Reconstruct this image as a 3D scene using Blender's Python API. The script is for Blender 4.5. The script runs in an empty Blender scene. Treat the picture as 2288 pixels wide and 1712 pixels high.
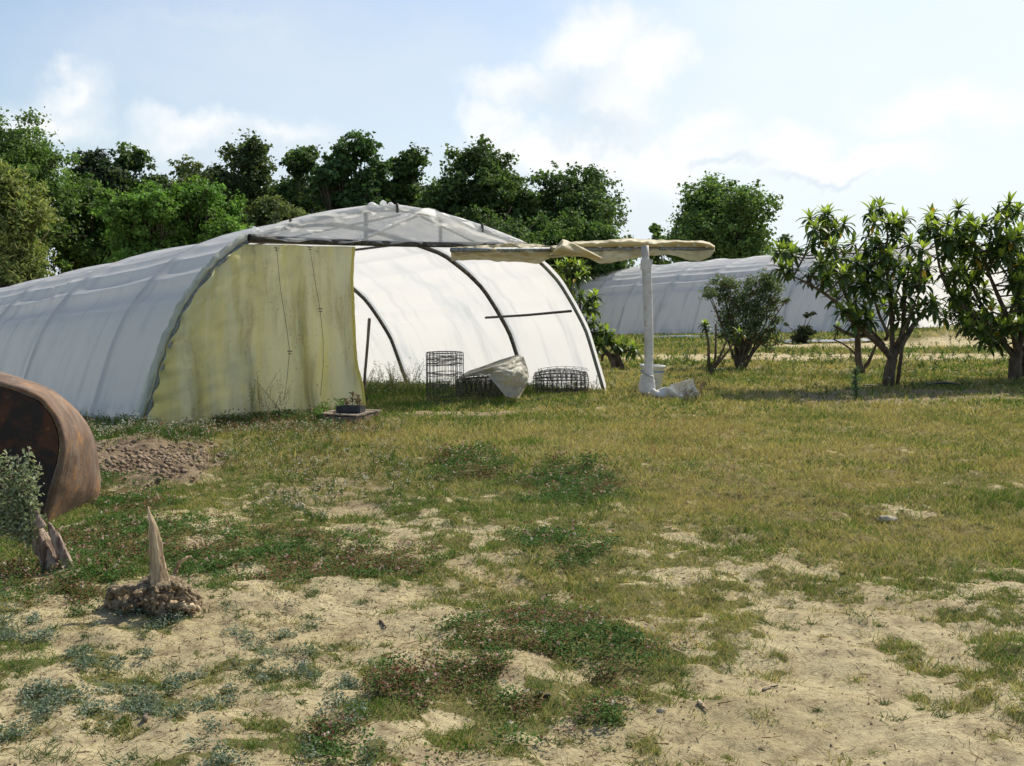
import bpy, math, random
import numpy as np
from mathutils import Vector
rng = np.random.default_rng(7)
random.seed(7)
SC = bpy.context.scene
COL = SC.collection
# ------------------------------------------------------------------ camera, sky, sun
F, HOR, CX, CY, EYE = 2500.0, 645.0, 1144.0, 856.0, 1.6
PITCH = math.atan((CY - HOR) / F)
cd = bpy.data.cameras.new("camera"); cam = bpy.data.objects.new("camera", cd); COL.objects.link(cam)
cd.sensor_fit = 'HORIZONTAL'; cd.sensor_width = 36.0; cd.lens = 36.0 * F / 2288.0
cd.clip_start = 0.1; cd.clip_end = 3000
cam.location = (0, 0, EYE); cam.rotation_euler = (math.pi / 2 - PITCH, 0, 0)
SC.camera = cam
SC.view_settings.view_transform = 'Standard'; SC.view_settings.look = 'None'
SC.view_settings.exposure = 0.52; SC.view_settings.gamma = 1.0
SUN_AZ = math.atan2(0.66, 0.75)      # from +Y towards +X
SUN_EL = math.radians(47)
sd = Vector((math.sin(SUN_AZ) * math.cos(SUN_EL), math.cos(SUN_AZ) * math.cos(SUN_EL), math.sin(SUN_EL)))
ld = bpy.data.lights.new("sun", 'SUN'); ld.energy = 3.7; ld.angle = math.radians(0.6); ld.color = (1, 0.94, 0.82)
sun = bpy.data.objects.new("sun", ld); COL.objects.link(sun)
sun.rotation_euler = sd.to_track_quat('Z', 'Y').to_euler()

class NT:
    """tiny node-tree helper"""
    def __init__(s, tree): s.t = tree; s.n = tree.nodes; s.l = tree.links
    def new(s, typ, **kw):
        n = s.n.new(typ)
        for k, v in kw.items(): setattr(n, k, v)
        return n
    def setin(s, n, i, v):
        if v is None: return
        if isinstance(v, bpy.types.NodeSocket): s.l.new(v, n.inputs[i])
        else: n.inputs[i].default_value = v
    def math(s, op, a, b=None, c=None, clamp=False):
        n = s.new('ShaderNodeMath', operation=op, use_clamp=clamp)
        s.setin(n, 0, a); s.setin(n, 1, b); s.setin(n, 2, c); return n.outputs[0]
    def vmath(s, op, a, b=None, out=0):
        n = s.new('ShaderNodeVectorMath', operation=op); s.setin(n, 0, a); s.setin(n, 1, b); return n.outputs[out]
    def mix(s, f, a, b, mode='MIX'):
        n = s.new('ShaderNodeMix', data_type='RGBA', blend_type=mode)
        s.setin(n, 0, f); s.setin(n, 6, a); s.setin(n, 7, b); return n.outputs[2]
    def noise(s, vec, scale, detail=3, rough=0.55, dist=0.0):
        n = s.new('ShaderNodeTexNoise'); s.setin(n, 'Vector', vec)
        n.inputs['Scale'].default_value = scale; n.inputs['Detail'].default_value = detail
        n.inputs['Roughness'].default_value = rough; n.inputs['Distortion'].default_value = dist
        return n.outputs[0], n.outputs[1]
    def ramp(s, f, a, b, c=0.0, d=1.0, smooth=True):
        n = s.new('ShaderNodeMapRange', interpolation_type='SMOOTHSTEP' if smooth else 'LINEAR'); s.setin(n, 0, f)
        for i, v in enumerate((a, b, c, d)): s.setin(n, i + 1, v)
        return n.outputs[0]
def c4(c): return (c[0], c[1], c[2], 1.0)

W = bpy.data.worlds.new("World"); SC.world = W; W.use_nodes = True
w = NT(W.node_tree); w.n.clear()
sky = w.new('ShaderNodeTexSky', sky_type='NISHITA'); sky.sun_disc = False
sky.sun_elevation = SUN_EL; sky.sun_rotation = SUN_AZ; sky.air_density = 1.0; sky.dust_density = 1.3; sky.ozone_density = 1.0
SKYC = dict(strength=0.10)
def pixdir(px, py):
    X = (px - CX) / F; Yc = -(py - CY) / F
    v = Vector((X, math.cos(PITCH) + Yc * math.sin(PITCH), -math.sin(PITCH) + Yc * math.cos(PITCH)))
    return v.normalized()
tc = w.new('ShaderNodeTexCoord').outputs['Generated']
sc_ = w.vmath('MULTIPLY', tc, (1, 1, 1.8))
n1, n1c = w.noise(sc_, 7.0, 7, 0.6)
dirn = w.vmath('NORMALIZE', tc)
wob = w.vmath('SUBTRACT', w.noise(tc, 9.0, 5, 0.62)[1], (0.5, 0.5, 0.5))
wscale = w.new('ShaderNodeVectorMath', operation='SCALE'); w.setin(wscale, 0, wob); wscale.inputs[3].default_value = 0.115
dd = w.vmath('ADD', dirn, wscale.outputs[0])
def blob(px, py, rx, ry, soft=0.25):
    c = pixdir(px, py)
    v = w.vmath('SUBTRACT', dd, tuple(c)); v = w.vmath('MULTIPLY', v, (F / rx, F / rx, F / ry))
    return w.ramp(w.vmath('LENGTH', v, None, 1), 1.0, soft, 0, 1)
def union(bl):
    o = bl[0]
    for b in bl[1:]: o = w.math('MAXIMUM', o, b)
    return o
white = union([blob(1480, 150, 90, 110), blob(1560, 300, 120, 50), blob(1340, 115, 190, 110), blob(1180, 200, 170, 75), blob(1420, 240, 110, 120), blob(1120, 275, 110, 60), blob(1250, 340, 260, 90, 0.3),
               blob(1760, 330, 130, 60), blob(1900, 370, 300, 55, 0.3), blob(1500, 360, 260, 80, .3), blob(160, 195, 120, 65, .0), blob(60, 240, 190, 70, 0.0), blob(420, 310, 190, 60, 0.0),
               blob(640, 310, 170, 55, 0.0), blob(2100, 250, 260, 90, 0.2)])
grey = union([blob(1240, 240, 150, 50, 0.1), blob(1290, 215, 190, 75, 0.1), blob(1350, 285, 190, 55, 0.1), blob(1640, 375, 120, 18, 0.0), blob(1820, 400, 150, 18, 0.0), blob(200, 225, 110, 35, .1), blob(640, 340, 260, 40, 0.1)])
veil = union([blob(700, 150, 900, 330, 0.0), blob(1900, 250, 1300, 560, 0.0), blob(600, 420, 1500, 260, 0.0), blob(500, 60, 420, 80, 0.0)])
fine = w.ramp(n1, 0.36, 0.64, 0.72, 1.0)
veil = w.math('MULTIPLY', veil, fine)
skycol = w.new('ShaderNodeVectorMath', operation='SCALE'); w.setin(skycol, 0, sky.outputs[0]); skycol.inputs[3].default_value = 1.0
zz_ = w.new('ShaderNodeSeparateXYZ'); w.l.new(dirn, zz_.inputs[0])
lowv = w.ramp(w.math('ABSOLUTE', zz_.outputs[2]), 0.20, 0.02, 0.0, 1.0)
veil = w.math('MAXIMUM', veil, lowv)
base = w.mix(w.math('MULTIPLY', veil, 0.90), skycol.outputs[0], c4((5.25, 5.85, 6.55)))
# brightening of thin cloud towards the sun side is in the cloud itself: broad warm-white veil
east = w.ramp(w.vmath('DOT_PRODUCT', dirn, tuple(pixdir(2300, 250)), 1), 0.91, 0.995, 0.0, 0.85)
base = w.mix(w.math('MULTIPLY', east, fine), base, c4((6.4, 7.0, 7.15)))
base = w.mix(w.math('MULTIPLY', white, 0.95), base, c4((7.1, 7.2, 7.25)))
base = w.mix(w.math('MULTIPLY', grey, 0.72), base, c4((5.0, 5.75, 6.45)))
bg = w.new('ShaderNodeBackground'); w.l.new(base, bg.inputs[0]); bg.inputs[1].default_value = SKYC['strength']
wo = w.new('ShaderNodeOutputWorld'); w.l.new(bg.outputs[0], wo.inputs[0])

# ------------------------------------------------------------------ helpers
def ray(px, py):
    X = (px - CX) / F; Yc = -(py - CY) / F
    return np.array((X, math.cos(PITCH) + Yc * math.sin(PITCH), -math.sin(PITCH) + Yc * math.cos(PITCH)))
EYEV = np.array((0, 0, EYE))
def sstep(a, b, x):
    t = np.clip((x - a) / (b - a), 0, 1); return t * t * (3 - 2 * t)
def _h(ix, iy, s):
    h = (ix.astype(np.int64) * 374761393 + iy.astype(np.int64) * 668265263 + s * 1442695041) & 0x7fffffff
    h = ((h ^ (h >> 13)) * 1274126177) & 0x7fffffff
    return ((h ^ (h >> 16)) & 0xffff) / 65535.0
def vnoise(x, y, s=0):
    x = np.asarray(x, float); y = np.asarray(y, float)
    ix = np.floor(x); iy = np.floor(y); fx = x - ix; fy = y - iy
    fx = fx * fx * (3 - 2 * fx); fy = fy * fy * (3 - 2 * fy); ix = ix.astype(np.int64); iy = iy.astype(np.int64)
    a = _h(ix, iy, s); b = _h(ix + 1, iy, s); c = _h(ix, iy + 1, s); d = _h(ix + 1, iy + 1, s)
    return (a * (1 - fx) + b * fx) * (1 - fy) + (c * (1 - fx) + d * fx) * fy
def fbm(x, y, o=4, s=0):
    v = 0; a = 0.5; t = 0
    for i in range(o):
        v = v + a * vnoise(x * 2 ** i + 17.3 * i, y * 2 ** i - 9.1 * i, s + i); t += a; a *= 0.55
    return v / t
L0 = np.array((-4.367, 13.16, 0.0)); R0 = np.array((1.443, 17.61, 0.0))
AX = (R0 - L0) / np.linalg.norm(R0 - L0)
DX = np.array((-AX[1], AX[0], -0.057))
SD0 = float(L0 @ (-AX[1], AX[0], 0))
MOUNDS = []   # x, y, rx, ry, height
def terr(x, y, fine=True):
    x = np.asarray(x, float); y = np.asarray(y, float)
    s = -AX[1] * x + AX[0] * y
    wgt = 1 - sstep(-1.0, 3.0, x + 0.02 * y)
    wl = 1 - sstep(0.5, 2.0, x)
    z = -0.057 * np.maximum(0, s - SD0 - 0.3) * wl - 0.04 * np.maximum(0, s - 23.5) * (1 - wl)
    z = np.maximum(z, -2.2)
    for mx, my, rx, ry, h in MOUNDS:
        q = ((x - mx) / rx) ** 2 + ((y - my) / ry) ** 2
        z = z + h * np.exp(-q)
    if fine:
        d = np.hypot(x, y); k = 1 - sstep(12, 40, d) * 0.5
        z = z + k * (0.10 * (fbm(x * 0.8, y * 0.8, 2, 5) - 0.5) + 0.12 * (fbm(x * 2.6, y * 2.6, 3, 11) - 0.5) * (1 - 0.5*sstep(8, 14, d)))
        z = z + (1 - sstep(9, 15, d)) * 0.030 * (fbm(x * 11, y * 11, 3, 21) - 0.5)
    return z
def gp(px, py):
    r = ray(px, py); t = -EYE / r[2] if r[2] < 0 else 60.0
    for _ in range(25):
        p = EYEV + r * t; z = float(terr(p[0], p[1])); t2 = (z - EYE) / r[2] if r[2] < -1e-4 else t
        t = 0.5 * t + 0.5 * t2
    p = EYEV + r * t; p[2] = float(terr(p[0], p[1])); return p
def at(px, py, Y):
    r = ray(px, py); return EYEV + r * (Y / r[1])
def flatp(px, py):
    r = ray(px, py); return EYEV + r * (-EYE / r[2])
for (px, py, rx, ry, h) in [(570, 1345, .32, .12, .035), (760, 1300, .3, .14, .04), (250, 1420, .3, .15, .04), (480, 1190, .35, .2, .05), (420, 1380, .3, .12, .03),
                            (560, 985, 1.3, .7, .05), (300, 1000, .9, .6, .03), (900, 1120, .5, .3, .06), (1280, 1060, .5, .5, .06), (110, 1290, .25, .18, .05),
                            (2150, 765, 2.2, 1.3, .45), (2290, 740, 2.5, 2, .4), (1650, 1230, .4, .2, .03), (330, 962, 1.0, .55, -.10), (520, 950, 1.0, .4, -.05), (690, 1010, .7, .4, .03), (1250, 1240, .4, .2, .03)]:
    p = flatp(px, py); MOUNDS.append((p[0], p[1], rx, ry, h))

WLOC = {}
class MB:
    def __init__(s): s.v = []; s.f = []; s.c = []; s.n = 0; s.col = (1, 1, 1)
    def add(s, v, f, c=None):
        v = np.asarray(v, float).reshape(-1, 3)
        s.v.append(v); s.f.extend([tuple(int(i) + s.n for i in q) for q in f])
        cc = np.asarray(s.col if c is None else c, float)
        s.c.append(np.broadcast_to(cc, (len(v), 3))); s.n += len(v)
    def tube(s, pts, rad, k=8, c=None, cap=True, rough=0.0, seed=0):
        P = np.asarray(pts, float); n = len(P); rad = np.broadcast_to(np.asarray(rad, float), (n,))
        T = np.gradient(P, axis=0); T /= (np.linalg.norm(T, axis=1)[:, None] + 1e-9)
        ref = np.array((0, 0, 1.0)) if abs(T[0][2]) < 0.9 else np.array((1.0, 0, 0))
        U = np.cross(T[0], ref); U /= np.linalg.norm(U); V = []
        rr = np.random.default_rng(seed)
        ridge = 1 + rough * (rr.random(k) - 0.5)
        for i in range(n):
            U = U - T[i] * (U @ T[i]); U /= np.linalg.norm(U); B = np.cross(T[i], U)
            a = np.arange(k) * 2 * math.pi / k
            r = rad[i] * ridge * (1 + rough * 0.5 * (rr.random(k) - 0.5))
            V.append(P[i] + (np.cos(a) * r)[:, None] * U + (np.sin(a) * r)[:, None] * B)
        V = np.concatenate(V); Fc = []
        for i in range(n - 1):
            for j in range(k):
                Fc.append((i * k + j, i * k + (j + 1) % k, (i + 1) * k + (j + 1) % k, (i + 1) * k + j))
        if cap: Fc.append(tuple(range(k - 1, -1, -1))); Fc.append(tuple((n - 1) * k + j for j in range(k)))
        s.add(V, Fc, c)
    def box(s, c, size, R=None, col=None):
        a = np.array([(x, y, z) for x in (-.5, .5) for y in (-.5, .5) for z in (-.5, .5)]) * np.asarray(size)
        if R is not None: a = a @ np.asarray(R).T
        s.add(a + np.asarray(c), [(0, 1, 3, 2), (4, 6, 7, 5), (0, 4, 5, 1), (2, 3, 7, 6), (0, 2, 6, 4), (1, 5, 7, 3)], col)
    def grid(s, G, c=None, close=False):
        G = np.asarray(G, float); a, b = G.shape[:2]; Fc = []
        for i in range(a - 1):
            for j in range(b - 1 + (1 if close else 0)):
                j2 = (j + 1) % b; Fc.append((i * b + j, i * b + j2, (i + 1) * b + j2, (i + 1) * b + j))
        s.add(G.reshape(-1, 3), Fc, c)
    def build(s, name, mat, parent=None, smooth=True, usecol=False, loc=None):
        V = np.concatenate(s.v); o = mesh_obj(name, V, s.f, mat, parent, smooth, np.concatenate(s.c) if usecol else None, loc)
        return o
def mesh_obj(name, V, Fc, mat, parent=None, smooth=True, cols=None, loc=None):
    """one linked mesh object; Fc a list of tuples or an (n,k) array"""
    me = bpy.data.meshes.new(name); V = np.asarray(V, np.float32)
    org = np.asarray(loc if loc is not None else (0, 0, 0), np.float32)
    V = V - org
    me.vertices.add(len(V)); me.vertices.foreach_set('co', V.ravel())
    if isinstance(Fc, np.ndarray):
        k = Fc.shape[1]; nl = Fc.size; idx = Fc.ravel().astype(np.int32); st = np.arange(0, nl, k, dtype=np.int32)
    else:
        ln = np.array([len(q) for q in Fc]); idx = np.array([i for q in Fc for i in q], np.int32); st = np.concatenate([[0], np.cumsum(ln)[:-1]]).astype(np.int32)
    me.loops.add(len(idx)); me.loops.foreach_set('vertex_index', idx)
    me.polygons.add(len(st)); me.polygons.foreach_set('loop_start', st)
    me.update(calc_edges=True)
    me.polygons.foreach_set('use_smooth', np.full(len(st), smooth))
    if cols is not None:
        at_ = me.color_attributes.new('col', 'FLOAT_COLOR', 'POINT')
        cc = np.ones((len(V), 4), np.float32); cc[:, :3] = cols; at_.data.foreach_set('color', cc.ravel())
    me.validate(); me.materials.append(mat)
    o = bpy.data.objects.new(name, me); COL.objects.link(o); o.location = Vector([float(t) for t in org])
    if parent is not None:
        o.parent = parent; o.location = Vector([float(t) for t in org]) - Vector(WLOC[parent.name])
    WLOC[o.name] = tuple(float(t) for t in org)
    return o
def tag(o, label=None, cat=None, group=None, kind=None):
    if label: o['label'] = label
    if cat: o['category'] = cat
    if group: o['group'] = group
    if kind: o['kind'] = kind
    return o
def thing(name, loc, label, cat, group=None):
    o = bpy.data.objects.new(name, None); COL.objects.link(o); o.location = [float(t) for t in loc]
    WLOC[o.name] = tuple(float(t) for t in loc); o.empty_display_size = 0.2
    return tag(o, label, cat, group)

# ------------------------------------------------------------------ materials
def mat(name):
    m = bpy.data.materials.new(name); m.use_nodes = True; t = NT(m.node_tree); t.n.clear()
    out = t.new('ShaderNodeOutputMaterial'); return m, t, out
def bsdf(t, col, rough=0.7, metal=0.0, spec=0.3, normal=None):
    b = t.new('ShaderNodeBsdfPrincipled'); t.setin(b, 'Base Color', col if isinstance(col, bpy.types.NodeSocket) else c4(col))
    t.setin(b, 'Roughness', rough); t.setin(b, 'Metallic', metal); t.setin(b, 'Specular IOR Level', spec)
    if normal is not None: t.setin(b, 'Normal', normal)
    return b
def bump(t, h, strength=0.5, dist=0.01):
    b = t.new('ShaderNodeBump'); b.inputs['Strength'].default_value = strength; b.inputs['Distance'].default_value = dist
    t.setin(b, 'Height', h); return b.outputs[0]
def simple(name, c1, c2, scale=8, rough=0.7, metal=0.0, spec=0.3, bumps=0.3, stretch=(1, 1, 1), det=5, dist=0.01, c3=None, s3=2.0):
    m, t, out = mat(name)
    co = t.new('ShaderNodeTexCoord').outputs['Object']; v = t.vmath('MULTIPLY', co, stretch)
    n, _ = t.noise(v, scale, det, 0.62); f = t.ramp(n, 0.35, 0.65)
    col = t.mix(f, c4(c1), c4(c2))
    if c3 is not None:
        n3, _ = t.noise(co, s3, 5, 0.65); col = t.mix(t.ramp(n3, 0.5, 0.62), col, c4(c3))
    b = bsdf(t, col, rough, metal, spec, bump(t, n, bumps, dist)); t.l.new(b.outputs[0], out.inputs[0]); return m
def leafmat(name, trans=0.35, rough=0.5, spec=0.35, gloss=True, tint=(1.3, 1.35, 0.5)):
    m, t, out = mat(name)
    a = t.new('ShaderNodeAttribute', attribute_name='col')
    b = bsdf(t, a.outputs[0], rough, 0, spec if gloss else 0.1)
    tr = t.new('ShaderNodeBsdfTranslucent'); t.l.new(t.mix(1.0, a.outputs[0], c4(tint), 'MULTIPLY'), tr.inputs[0])
    mx = t.new('ShaderNodeMixShader'); mx.inputs[0].default_value = trans
    t.l.new(b.outputs[0], mx.inputs[1]); t.l.new(tr.outputs[0], mx.inputs[2]); t.l.new(mx.outputs[0], out.inputs[0]); return m
M = {}
M['leaf'] = leafmat('foliage', 0.38, 0.6, 0.2, tint=(1.05, 1.15, .6))
M['leaf_glossy'] = leafmat('glossy_foliage', 0.32, 0.48, 0.35)
M['grass'] = leafmat('grass_blades', 0.3, 0.65, 0.15, tint=(1.15, 1.15, .7))
M['bark'] = simple('bark', (.06, .045, .03), (.15, .115, .08), 14, .9, bumps=.8, stretch=(1, 1, .3))
M['bark_grey'] = simple('grey_bark', (.16, .13, .10), (.33, .28, .22), 30, .9, bumps=.9, stretch=(1, 1, .25), dist=.01)
M['galv'] = simple('dull_galvanised_steel', (.17, .18, .17), (.32, .33, .32), 25, .55, .5, .4, .1)
M['galv_dark'] = simple('weathered_steel', (.045, .042, .035), (.12, .11, .09), 18, .6, .3, .3, .15)
M['wire'] = simple('wire', (.06, .062, .058), (.15, .14, .13), 20, .5, .6, .3, .0)
M['pvc'] = simple('chalky_white_plastic', (.56, .54, .49), (.70, .68, .64), 9, .6, 0, .4, .1, c3=(.47, .44, .37), s3=4)
M['bucketplastic'] = simple('white_plastic', (.72, .71, .65), (.80, .79, .74), 12, .45, 0, .5, .05)
M['blueprint'] = simple('blue_print', (.05, .22, .42), (.10, .30, .5), 12, .5)
M['blackplastic'] = simple('black_plastic', (.02, .022, .028), (.05, .052, .06), 12, .45, 0, .5, .1)
M['wood'] = simple('weathered_board', (.15, .12, .085), (.34, .28, .21), 16, .9, bumps=.7, stretch=(.25, 2, 2))
M['handlewood'] = simple('handle_wood', (.14, .11, .08), (.26, .20, .15), 20, .8, bumps=.3, stretch=(1, 1, .15))
M['trunkbark'] = simple('reddish_split_bark', (.10, .06, .04), (.42, .32, .25), 30, .9, bumps=1.0, stretch=(1, 1, .16), dist=.015)
M['deadwood'] = simple('bleached_wood', (.24, .17, .10), (.62, .48, .30), 30, .85, bumps=1.0, stretch=(1, 1, .07), dist=.012)
M['rootmass'] = simple('dried_root_mass', (.12, .085, .05), (.46, .355, .22), 40, .95, bumps=1.0, dist=.03, det=8)
M['clod'] = simple('dry_clod_soil', (.20, .145, .09), (.32, .24, .155), 14, .95, bumps=.8, dist=.02)
M['stone'] = simple('pale_stone', (.34, .29, .21), (.52, .46, .35), 14, .85, bumps=.4)
M['rust'] = None

def film_material(name, col, dirt, trans, transp, streak=(1, 1), rough=0.4, dirtamt=0.5, gloss=0.12, stain=None, tcol=None):
    """thin plastic sheet: uses UV-like attribute 'fuv' (metres along tunnel, metres round the arch)"""
    m, t, out = mat(name)
    at_ = t.new('ShaderNodeAttribute', attribute_name='fuv').outputs[1]
    v = t.vmath('MULTIPLY', at_, (streak[0], streak[1], 0))
    n, _ = t.noise(v, 1.0, 7, 0.62, 0.3)
    n2, _ = t.noise(t.vmath('MULTIPLY', at_, (streak[0] * 0.35, streak[1] * 1.6, 0)), 1.0, 5, 0.6, 0.6)
    f = t.math('MULTIPLY', t.ramp(n, 0.52, 0.72), dirtamt)
    colr = t.mix(f, c4(col), c4(dirt))
    f2 = t.math('MULTIPLY', t.ramp(n2, 0.48, 0.75), dirtamt * 0.8)
    colr = t.mix(f2, colr, c4(stain or dirt))
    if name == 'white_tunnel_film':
        sp_ = t.new('ShaderNodeSeparateXYZ'); t.l.new(at_, sp_.inputs[0]); colr = t.mix(t.math('MULTIPLY', sp_.outputs[2], .75), colr, c4((.30, .36, .40)))  # shadow lines at the hoops, with algae stains, mixed into the film colour
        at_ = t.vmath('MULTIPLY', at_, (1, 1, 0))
    d = bsdf(t, colr, rough, 0, 0.4)
    tr = t.new('ShaderNodeBsdfTranslucent')
    t.l.new(t.mix(1.0, colr, c4(tcol or (1, 1, 1)), 'MULTIPLY'), tr.inputs[0])
    m1 = t.new('ShaderNodeMixShader'); m1.inputs[0].default_value = trans
    t.l.new(d.outputs[0], m1.inputs[1]); t.l.new(tr.outputs[0], m1.inputs[2])
    if transp > 0:
        tp = t.new('ShaderNodeBsdfTransparent'); m2 = t.new('ShaderNodeMixShader'); m2.inputs[0].default_value = transp
        t.l.new(m1.outputs[0], m2.inputs[1]); t.l.new(tp.outputs[0], m2.inputs[2]); t.l.new(m2.outputs[0], out.inputs[0])
    else: t.l.new(m1.outputs[0], out.inputs[0])
    return m
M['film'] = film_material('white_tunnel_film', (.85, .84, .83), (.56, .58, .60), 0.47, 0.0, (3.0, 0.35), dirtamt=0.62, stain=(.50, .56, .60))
M['clearfilm'] = film_material('thin_clear_film', (.88, .88, .86), (.7, .7, .67), 0.62, 0.22, (2.5, 1.2), rough=0.3, dirtamt=.3)
M['curtain'] = film_material('yellowed_sheet', (.62, .60, .36), (.26, .25, .13), 0.50, 0.0, (3.2, 0.55), rough=0.42, dirtamt=.75, stain=(.40, .36, .20), tcol=(.95, .92, .75))
def curtain_mat():
    m, t, out = mat('yellowed_sheet')
    fu = t.new('ShaderNodeAttribute', attribute_name='fuv').outputs[1]
    S = lambda a, b, sc, de=6, di=.4: t.noise(t.vmath('MULTIPLY', fu, (a, b, 1)), sc, de, .62, di)[0]
    st = S(3.2, .25, 1.0); st2 = S(9, .5, 1.0); bl = S(1.3, .35, 1.0); sp = S(1, 1, 26, 5); bl2 = S(2.6, .55, 1.0)
    col = t.mix(t.ramp(st, .38, .60), c4((.86, .79, .32)), c4((.92, .89, .55)))
    col = t.mix(t.math('MULTIPLY', t.ramp(bl, .46, .66), .75), col, c4((.80, .78, .52)))
    col = t.mix(t.math('MULTIPLY', t.math('MULTIPLY', t.ramp(bl2, .46, .66), t.ramp(st2, .35, .6, .3, 1)), .75), col, c4((.44, .38, .17)))
    col = t.mix(t.math('MULTIPLY', t.ramp(sp, .60, .70), t.ramp(bl2, .4, .6, .1, .8)), col, c4((.20, .18, .10)))
    d = bsdf(t, col, .36, 0, .5); tr = t.new('ShaderNodeBsdfTranslucent'); t.l.new(col, tr.inputs[0]); m1 = t.new('ShaderNodeMixShader'); m1.inputs[0].default_value = .72
    t.l.new(d.outputs[0], m1.inputs[1]); t.l.new(tr.outputs[0], m1.inputs[2]); t.l.new(m1.outputs[0], out.inputs[0]); return m
M['curtain'] = curtain_mat()
M['drape'] = film_material('old_canvas_sheet', (.60, .53, .33), (.26, .21, .11), 0.35, 0.0, (1.2, 3.0), rough=0.55, dirtamt=.6, stain=(.45, .34, .18))
M['edge'] = film_material('bunched_edge_sheet', (.74, .74, .60), (.34, .34, .25), 0.35, 0.0, (5.0, 2.0), rough=0.35, dirtamt=.8)
M['tarp'] = film_material('grey_plastic_sheet', (.64, .60, .48), (.40, .35, .25), 0.45, 0.0, (4, 1.5), rough=0.5, dirtamt=.6, tcol=(.8, .76, .65))
M['mulch'] = film_material('mulch_film', (.36, .37, .39), (.3, .28, .25), 0.1, 0.0, (1, 1), rough=0.3)

def rust_mat():
    m, t, out = mat('rusty_steel')
    co = t.new('ShaderNodeTexCoord').outputs['Object']
    n, _ = t.noise(co, 3.0, 8, .68, .4); n2, _ = t.noise(co, 14, 7, .7); n3, _ = t.noise(t.vmath('MULTIPLY', co, (2, 2, 1)), 2.4, 6, .7, .6)
    wv, _ = t.noise(t.vmath('MULTIPLY', co, (2, 26, 2)), 2.0, 6, .65, .3)
    col = t.mix(t.ramp(n, .38, .62), c4((.12, .075, .052)), c4((.22, .135, .085)))
    col = t.mix(t.math('MULTIPLY', t.ramp(n3, .48, .70), .7), col, c4((.26, .21, .165)))
    col = t.mix(t.math('MULTIPLY', t.ramp(wv, .50, .68), .4), col, c4((.34, .29, .22)))
    spot = t.math('MULTIPLY', t.ramp(n2, .46, .62), t.ramp(n, .50, .60))
    col = t.mix(spot, col, c4((.36, .18, .06)))
    b = bsdf(t, col, .75, .25, .3, bump(t, n2, .9, .008)); t.l.new(b.outputs[0], out.inputs[0]); return m
M['rust'] = rust_mat()
def rustdark():
    m, t, out = mat('dark_rusty_plate')
    co = t.new('ShaderNodeTexCoord').outputs['Object']
    n, _ = t.noise(co, 5.0, 8, .68, .4); n2, _ = t.noise(co, 22, 7, .7)
    col = t.mix(t.ramp(n, .42, .6), c4((.035, .03, .028)), c4((.10, .045, .028)))
    col = t.mix(t.math('MULTIPLY', t.ramp(n2, .56, .68), t.ramp(n, .45, .65)), col, c4((.26, .12, .04)))
    b = bsdf(t, col, .8, .2, .3, bump(t, n2, .6, .008)); t.l.new(b.outputs[0], out.inputs[0]); return m
M['rust_dark'] = rustdark()

# ------------------------------------------------------------------ ground cover fields (from the layout of the real plot)
CXS = np.linspace(0, 2288, 15)
CYS = np.array([700, 900, 960, 1020, 1080, 1140, 1200, 1260, 1320, 1400, 1480, 1560, 1640, 1712.])
COV = np.array([
 [.9]*9 + [.8]*6,
 [.95]*15,
 [.95, .95, .95, .97, .97, .95, .95, .95, .95, .97, .97, .97, .95, .93, .9],
 [.9, .3, .15, .8, .95, .92, .9, .92, .95, .97, .97, .97, .95, .93, .9],
 [.9, .95, .75, .6, .75, .6, .7, .85, .97, .95, .93, .92, .92, .85, .75],
 [.9, .9, .8, .5, .6, .5, .55, .7, .75, .88, .92, .86, .78, .84, .85],
 [.8, .7, .8, .4, .55, .5, .45, .6, .8, .72, .65, .85, .92, .9, .7],
 [.9, .6, .85, .97, .9, .8, .4, .55, .65, .6, .45, .62, .9, .75, .45],
 [.6, .5, .35, .3, .08, .25, .45, .45, .5, .62, .6, .25, .4, .5, .4],
 [.5, .3, .15, .12, .25, .2, .35, .5, .85, .85, .5, .15, .25, .45, .5],
 [.6, .45, .3, .35, .35, .5, .55, .7, .75, .65, .35, .12, .2, .35, .45],
 [.45, .4, .45, .45, .35, .7, .6, .5, .45, .45, .2, .1, .12, .35, .45],
 [.15, .22, .35, .45, .6, .4, .35, .25, .35, .5, .15, .06, .12, .3, .25],
 [.1, .1, .2, .3, .45, .4, .45, .3, .25, .2, .1, .08, .12, .2, .3]])
DRY = np.array([
 [.35]*15,
 [.3, .3, .35, .4, .45, .4, .25, .35, .6, .8, .8, .75, .7, .6, .6],
 [.3, .3, .45, .65, .75, .75, .7, .75, .85, .85, .85, .85, .85, .8, .75],
 [.2, .2, .3, .45, .6, .6, .5, .55, .7, .85, .85, .85, .85, .8, .75],
 [.1, .1, .3, .3, .3, .3, .35, .3, .35, .75, .85, .85, .85, .75, .7],
 [.1, .1, .3, .4, .25, .3, .3, .4, .45, .7, .8, .8, .8, .75, .7],
 [.1, .2, .3, .3, .3, .3, .35, .35, .35, .5, .5, .7, .8, .75, .6],
 [.15, .3, .1, .1, .15, .2, .35, .5, .5, .45, .3, .6, .75, .6, .35],
 [.25, .3, .3, .4, .3, .3, .4, .65, .45, .5, .45, .3, .4, .3, .2],
 [.1, .2, .3, .2, .2, .25, .4, .4, .5, .5, .5, .3, .25, .2, .2],
 [.1, .1, .1, .1, .15, .2, .3, .35, .4, .4, .35, .3, .2, .15, .2],
 [.1, .1, .1, .1, .15, .2, .3, .3, .3, .35, .3, .3, .2, .15, .2],
 [.1, .1, .1, .15, .25, .25, .3, .3, .35, .35, .3, .2, .2, .2, .2],
 [.1, .1, .2, .2, .2, .2, .3, .3, .3, .3, .2, .2, .2, .2, .2]])
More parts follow.
